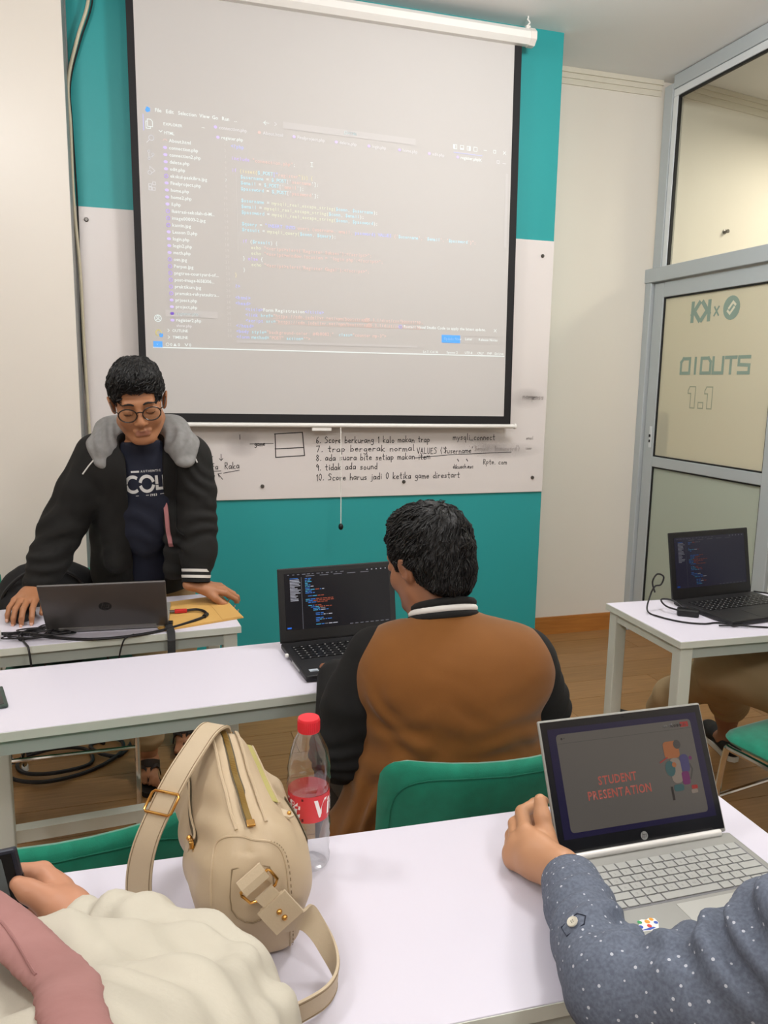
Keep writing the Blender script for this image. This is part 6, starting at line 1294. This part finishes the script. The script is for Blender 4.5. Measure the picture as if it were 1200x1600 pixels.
scb = bvh(hsf); q = [cast(scb, (x, y, 1.2), (0, 0, -1), 0.0004)[0] for x, y in spline([(-0.172, 0.725), (-0.140, 0.680), (-0.112, 0.62), (-0.090, 0.56)], 8)]; q = [p for p in q if p is not None]
T(MB().tube(q, 0.0012, 5).build('scarf_seam', mat('scarf_seam_thread', '#9c6f6c', 0.9)), hsf)
ph = thing('phone', 'black phone held up by the person in the cream blouse at the lower left', 'phone', (-0.20, 0.88, 0.88))
PM = Matrix.Translation((-0.1455, 0.868, 0.902)) @ Matrix(basis((0.97, -0.12, 0.10), (-0.15, 0.0, 1.0)).tolist()).to_4x4()
pb = T(MB().box((-0.150, -0.038, -0.0045), (0.0, 0.038, 0.0045), PM, bev=0.003).build('phone_body', mat('dark_blue_grey_phone', '#2a2d38', 0.35, 0.3)), ph)
T(MB().box((-0.145, -0.034, 0.0042), (-0.005, 0.034, 0.0050), PM).build('phone_screen', M_glossb), ph); T(MB().box((-0.0008, -0.02, -0.0015), (0.0008, 0.005, 0.0015), PM).build('side_button', M_black), ph)
T(MB().box((-0.075, -0.0335, 0.0049), (-0.016, 0.030, 0.0052), PM).build('screen_panel', mat('dim_screen', '#5f6566', 0.3)), ph)
# ---------------------------------------------------------------- D: person at the lower right in a dotted blue-grey shirt, hand on the laptop
def dotmat():
    m = mat('dotted_chambray', '#5f6676', 0.85); nt = m.node_tree; N = nt.nodes; b = N['Principled BSDF']; tc = N.new('ShaderNodeTexCoord')
    n = N.new('ShaderNodeTexNoise'); n.inputs['Scale'].default_value = 260; n.inputs['Detail'].default_value = 3; nt.links.new(tc.outputs['Object'], n.inputs['Vector'])
    r = N.new('ShaderNodeValToRGB'); r.color_ramp.elements[0].position = 0.35; r.color_ramp.elements[1].position = 0.65; r.color_ramp.elements[0].color = lin('#585f6e'); r.color_ramp.elements[1].color = lin('#687080'); nt.links.new(n.outputs[0], r.inputs[0])
    v = N.new('ShaderNodeTexVoronoi'); v.inputs['Scale'].default_value = 88; v.inputs['Randomness'].default_value = 0.25; nt.links.new(tc.outputs['Object'], v.inputs['Vector'])
    lt = N.new('ShaderNodeMath'); lt.operation = 'LESS_THAN'; lt.inputs[1].default_value = 0.15; nt.links.new(v.outputs['Distance'], lt.inputs[0])
    mx = N.new('ShaderNodeMixRGB'); mx.inputs[2].default_value = lin('#b9bdc6'); nt.links.new(lt.outputs[0], mx.inputs[0]); nt.links.new(r.outputs[0], mx.inputs[1]); nt.links.new(mx.outputs[0], b.inputs['Base Color'])
    bp = N.new('ShaderNodeBump'); bp.inputs['Strength'].default_value = 0.2; bp.inputs['Distance'].default_value = 0.0006; nt.links.new(n.outputs[0], bp.inputs['Height']); nt.links.new(bp.outputs[0], b.inputs['Normal']); return m
M_dot = dotmat(); M_dot2 = mat('navy_inner_sleeve', '#232838', 0.85)
D_ = person('person at the lower right in a dotted blue-grey shirt gripping the silver laptop screen', (0.80, 0.42, 0.45))
db = SDF((0.36, 0.15, -0.01), (1.12, 0.98, 1.22), 0.012)
db.cap((0.84, 0.37, 0.98), (0.84, 0.37, 0.55), 0.085, 0.11, k=0.04).cap((0.84, 0.37, 1.05), (0.84, 0.39, 1.20), 0.05, k=0.03).cap((0.70, 0.41, 0.975), (0.98, 0.41, 0.975), 0.045, k=0.02)
db.chain([(0.69, 0.44, 0.965), (0.62, 0.518, 0.893), (0.545, 0.578, 0.822), (0.470, 0.648, 0.788), (0.526, 0.845, 0.788)], [0.045, 0.042, 0.026, 0.030, 0.024], k=0.01).chain([(0.99, 0.43, 0.96), (1.03, 0.66, 0.80), (0.95, 0.80, 0.80)], [0.045, 0.04, 0.026], k=0.02)
# left hand: thumb up along the screen edge, fingers folded behind the lid
dh = SDF((0.43, 0.84, 0.74), (0.63, 1.05, 0.93), 0.0022)
HS = np.array((-0.003, -0.010, -0.021)); EYE = np.array((0, 0, 1.45))
def far(p, k): return EYE+(np.array(p)-EYE)*k+HS
W0 = np.array((0.534, 0.868, 0.784))
dh.cap((0.526, 0.845, 0.788), W0, 0.0245, 0.0255, k=0.01)
KN = [far(p, 1.030) for p in ((0.502, 0.930, 0.840), (0.490, 0.934, 0.824), (0.484, 0.936, 0.808), (0.486, 0.934, 0.796))]
for i, kn in enumerate(KN): dh.cap(W0+np.array((-0.004, 0.006, 0.010-0.006*i)), kn, 0.0205, 0.0128, k=0.014)
dh.ell(np.array((0.519, 0.925, 0.798))+HS*0.8, (0.027, 0.023, 0.028), k=0.015)
for i, kn in enumerate(KN):
    p1 = kn+np.array((0.018, 0.048-0.006*i, 0.002)); p2 = p1+np.array((0.030, 0.016, 0.0)); p3 = p2+np.array((0.018, 0.004, 0.0)); dh.chain([kn, p1, p2, p3], [0.0118, 0.0100, 0.0090, 0.0078], k=0.004)
TH = [far((0.530, 0.902, 0.812), 1.02), far((0.525, 0.914, 0.842), 1.032), far((0.521, 0.920, 0.868), 1.042), far((0.5195, 0.925, 0.889), 1.05)]
dh.chain(TH, [0.0178, 0.0130, 0.0116, 0.0092], k=0.006)
dhd = SDF((0.70, 0.22, 1.08), (0.98, 0.56, 1.50), 0.0045).frame((0.84, 0.40, 1.315), frameM((-0.25, 0.93, -0.25)), 0.95); headprims(dhd); dhd.frame(); dhd.cap((0.84, 0.385, 1.27), (0.84, 0.37, 1.12), 0.048, 0.055, k=0.02)
for q in (-1, 1): db.chain([(0.84+q*0.09, 0.40, 0.53), (0.84+q*0.10, 0.80, 0.50), (0.84+q*0.10, 0.78, 0.07), (0.84+q*0.10, 0.88, 0.035)], [0.08, 0.058, 0.040, 0.034], k=0.03)
dbo = multi('body', [db, dh, dhd], [M_skinD, M_skinD], D_)
nailset([(TH[3]+np.array((0, 0, 0.002)), TH[3]-TH[2], np.array((-0.25, -0.95, 0.12)))], dbo, 1.25, mat('thumb_nail', '#dcae98', 0.3))
hs = SDF((0.70, 0.22, 1.16), (0.98, 0.56, 1.50), 0.005).frame((0.84, 0.40, 1.315), frameM((-0.25, 0.93, -0.25)), 0.95)
hs.ell((0, -0.024, 0.044), (0.083, 0.103, 0.092), k=0.01).ell((0, -0.065, -0.03), (0.066, 0.044, 0.055), k=0.03); hs.box((0, 0.108, 0.0), (0.066, 0.056, 0.052), rad=0.02, k=0.006, op='s'); hs.box((0, 0.085, -0.085), (0.12, 0.085, 0.085), rad=0.01, k=0.005, op='s'); hs.box((0, -0.05, -0.14), (0.15, 0.15, 0.055), rad=0.01, k=0.01, op='s')
T(hs.build('hair', M_hair, None, hairdisp(2.0)), D_)
s = SDF((0.70, 0.20, 0.05), (1.0, 0.92, 0.66), 0.010)
for q in (-1, 1): s.chain([(0.84+q*0.09, 0.40, 0.54), (0.84+q*0.10, 0.80, 0.51), (0.84+q*0.10, 0.78, 0.12)], [0.095, 0.072, 0.060], k=0.02)
T(s.build('trousers', mat('dark_blue_trousers', '#23262e', 0.9), None), D_)
s = SDF((0.34, 0.15, 0.44), (1.14, 0.93, 1.12), 0.0065)
s.chain([(0.526, 0.842, 0.788), (0.510, 0.79, 0.790), (0.485, 0.715, 0.797), (0.468, 0.660, 0.803)], [0.036, 0.042, 0.046, 0.052], k=0.02)
s.chain([(0.475, 0.645, 0.798), (0.545, 0.580, 0.838), (0.62, 0.522, 0.912), (0.70, 0.44, 0.98)], [0.053, 0.057, 0.079, 0.088], k=0.022)
s.cap((0.84, 0.37, 0.96), (0.84, 0.37, 0.56), 0.14, 0.17, k=0.06, flat=((1, 0, 0), 1.15)).cap((0.70, 0.41, 0.985), (0.98, 0.41, 0.985), 0.07, k=0.05).cap((0.84, 0.375, 1.00), (0.84, 0.372, 1.10), 0.095, 0.072, k=0.05).chain([(0.99, 0.43, 0.95), (1.04, 0.66, 0.81), (0.96, 0.80, 0.80)], [0.07, 0.06, 0.042], k=0.02)
so = T(s.build('shirt', M_dot, None, folds([((0.50, 0.70, 0.83), 0.06, (0.35, -0.9, 0.1), 0.032, 0.0102), ((0.53, 0.66, 0.87), 0.07, (0.7, 0.6, 0.2), 0.040, 0.0075), ((0.55, 0.60, 0.93), 0.10, (0.5, -0.6, 0.6), 0.07, 0.0102), ((0.52, 0.80, 0.83), 0.05, (0.2, 0.9, 0.2), 0.030, 0.0043), ((0.62, 0.55, 0.99), 0.09, (0.9, -0.2, 0.3), 0.06, 0.0085)], (0.002, 22))), D_)
ax0, ax1 = Vector((0.5125, 0.798, 0.789)), Vector((0.5295, 0.847, 0.7875))
T(MB().tube([ax0, ax0.lerp(ax1, 0.1), ax0.lerp(ax1, 0.5), ax0.lerp(ax1, 0.95), ax1, ax0.lerp(ax1, 0.93)], [0.0415, 0.0432, 0.0420, 0.0395, 0.0385, 0.034], 32).build('cuff', M_dot, smooth=True), so)
sb_ = bvh(so)
for p in ((0.445, 0.692, 1.3),):
    q, n_ = cast(sb_, (0.468, 0.672, 1.2), (-0.05, 0.1, -1), 0.001)
    if q is not None:
        R = n_.to_track_quat('Z', 'Y').to_matrix().to_4x4(); R.translation = q
        bt2 = T(MB().lathe([(0.0062, 0), (0.0068, 0.0012), (0.0062, 0.0024), (0.0045, 0.0018), (0.001, 0.0016)], n=18, M=R).build('cuff_button', mat('shell_button', '#c9c4b4', 0.3), smooth=True), so)
        for a in range(4): T(MB().ball(R @ Vector((0.0016*math.cos(a*1.571+.78), 0.0016*math.sin(a*1.571+.78), 0.0018)), 0.0006, 6, 4).build('button_hole', M_steel), bt2)
        tp = [(-0.010, -0.018), (0.010, -0.018), (0.010, 0.012), (0, 0.020), (-0.010, 0.012)]
        T(MB().tube([cast(sb_, R @ Vector((x*0.8, y*0.8, 0.05)), -n_, 0.0006)[0] or q for x, y in tp], 0.0008, 5, closed=True).build('tab_stitch', M_dot2), so)
# ---------------------------------------------------------------- E: legs of the person at the right table
E_ = person('person at the right table in khaki trousers and dark shoes, only legs in view', (1.9, 1.75, 0.0))
eb = SDF((1.66, 1.35, -0.01), (2.50, 2.75, 1.08), 0.011)
eb.chain([(1.99, 1.62, 0.545), (1.80, 2.05, 0.520), (2.16, 2.40, 0.17), (2.19, 2.42, 0.07)], [0.085, 0.062, 0.040, 0.034], k=0.03).chain([(1.90, 1.60, 0.545), (1.86, 2.08, 0.505), (1.94, 2.52, 0.19), (2.0, 2.60, 0.06)], [0.085, 0.060, 0.040, 0.034], k=0.03).cap((2.0, 1.60, 0.56), (2.02, 1.58, 0.78), 0.11, 0.10, k=0.03)
for a, t_ in (((2.18, 2.42, 0.05), (2.24, 2.60, 0.035)), ((1.99, 2.60, 0.045), (1.93, 2.70, 0.035))): eb.cap(a, t_, 0.034, 0.026, k=0.02, flat=((0, 0, 1), 0.8))
eh = SDF((1.92, 1.42, 1.02), (2.22, 1.78, 1.46), 0.005).frame((2.07, 1.62, 1.27), frameM((-0.25, 0.93, -0.2)), 0.95); headprims(eh); eh.frame(); eh.cap((2.07, 1.60, 1.22), (2.06, 1.575, 1.06), 0.05, 0.055, k=0.02)
eb.chain([(1.88, 1.58, 0.99), (1.86, 1.66, 0.80), (1.955, 1.80, 0.785), (1.975, 1.86, 0.77)], [0.05, 0.04, 0.026, 0.03], k=0.02).chain([(2.24, 1.57, 0.99), (2.28, 1.68, 0.80), (2.12, 1.84, 0.78), (2.09, 1.92, 0.765)], [0.05, 0.04, 0.026, 0.03], k=0.02)
multi('body', [eb, eh], [mat('skin', '#8d6248', 0.55)]*2, E_)
hs = SDF((1.92, 1.42, 1.08), (2.22, 1.78, 1.46), 0.006).frame((2.07, 1.62, 1.27), frameM((-0.25, 0.93, -0.2)), 0.95)
hs.ell((0, -0.024, 0.044), (0.083, 0.103, 0.092), k=0.01).ell((0, -0.065, -0.03), (0.066, 0.044, 0.055), k=0.03); hs.box((0, 0.108, 0.0), (0.066, 0.056, 0.052), rad=0.02, k=0.006, op='s'); hs.box((0, 0.085, -0.085), (0.12, 0.085, 0.085), rad=0.01, k=0.005, op='s'); hs.box((0, -0.05, -0.14), (0.15, 0.15, 0.055), rad=0.01, k=0.01, op='s')
T(hs.build('hair', M_hair, None, hairdisp(4.0)), E_)
s = SDF((1.60, 1.38, 0.08), (2.32, 2.68, 0.90), 0.008)
s.chain([(2.00, 1.62, 0.555), (1.81, 2.05, 0.525), (2.10, 2.33, 0.26), (2.17, 2.39, 0.20)], [0.105, 0.086, 0.066, 0.056], k=0.03).chain([(1.90, 1.60, 0.555), (1.86, 2.09, 0.51), (1.915, 2.42, 0.27), (1.94, 2.52, 0.17)], [0.105, 0.080, 0.066, 0.056], k=0.03).cap((2.0, 1.60, 0.57), (2.0, 1.60, 0.60), 0.12, k=0.03)
T(s.build('trousers', M_khaki, None, folds([((1.82, 2.03, 0.5), 0.14, (0.6, 0.2, 0.8), 0.05, 0.007), ((2.12, 2.35, 0.25), 0.12, (-0.6, -0.4, 0.6), 0.04, 0.006)], (0.004, 13))), E_)
s = SDF((1.74, 1.38, 0.56), (2.40, 1.94, 1.22), 0.010); s.cap((2.03, 1.58, 0.68), (2.05, 1.57, 0.96), 0.13, 0.125, k=0.03, flat=((1, 0, 0), 1.2)); s.cap((1.90, 1.58, 0.99), (2.22, 1.57, 0.99), 0.07, k=0.05).cap((2.06, 1.575, 1.0), (2.06, 1.575, 1.07), 0.09, 0.07, k=0.04); s.chain([(1.88, 1.58, 0.98), (1.86, 1.66, 0.80), (1.945, 1.78, 0.787)], [0.07, 0.06, 0.04], k=0.02).chain([(2.24, 1.57, 0.98), (2.28, 1.68, 0.80), (2.13, 1.83, 0.785)], [0.07, 0.06, 0.04], k=0.02); T(s.build('shirt', mat('dark_brown_shirt', '#3a2a22', 0.9), None, folds([], (0.005, 12))), E_)
for ang, (hx, hy) in ((math.atan2(0.19, 0.055), (2.165, 2.36)), (math.atan2(0.17, -0.06), (1.985, 2.555))):
    RS = Matrix.Translation((hx, hy, 0)) @ Matrix.Rotation(ang, 4, 'Z')
    P = [(0.0, -0.030), (0.06, -0.034), (0.15, -0.043), (0.21, -0.040), (0.245, -0.020), (0.25, 0.0), (0.245, 0.020), (0.21, 0.036), (0.15, 0.036), (0.06, 0.031), (0.0, 0.030), (-0.022, 0.018), (-0.03, 0), (-0.022, -0.018)]
    sh = T(MB().prism(P, 0.002, 0.022, RS).build('shoe_sole', mat('white_sole', '#c9c4b8', 0.6)), E_)
    s = SDF((hx-0.30, hy-0.1, 0.0), (hx+0.30, hy+0.32, 0.14), 0.0045).frame((hx, hy, 0), np.array(RS.to_3x3()), 1.0)
    s.cap((0.0, 0, 0.045), (0.215, 0, 0.035), 0.034, 0.030, k=0.02, flat=((0, 0, 1), 0.95)); s.cap((0.15, 0, 0.040), (0.205, 0, 0.035), 0.038, 0.034, k=0.02); s.ell((0.06, 0, 0.085), (0.065, 0.026, 0.035), k=0.01, op='s'); s.cut((0, 0, 0.020), (0, 0, -1))
    T(s.build('shoe', mat('black_canvas_shoe', '#161413', 0.7), None), E_)
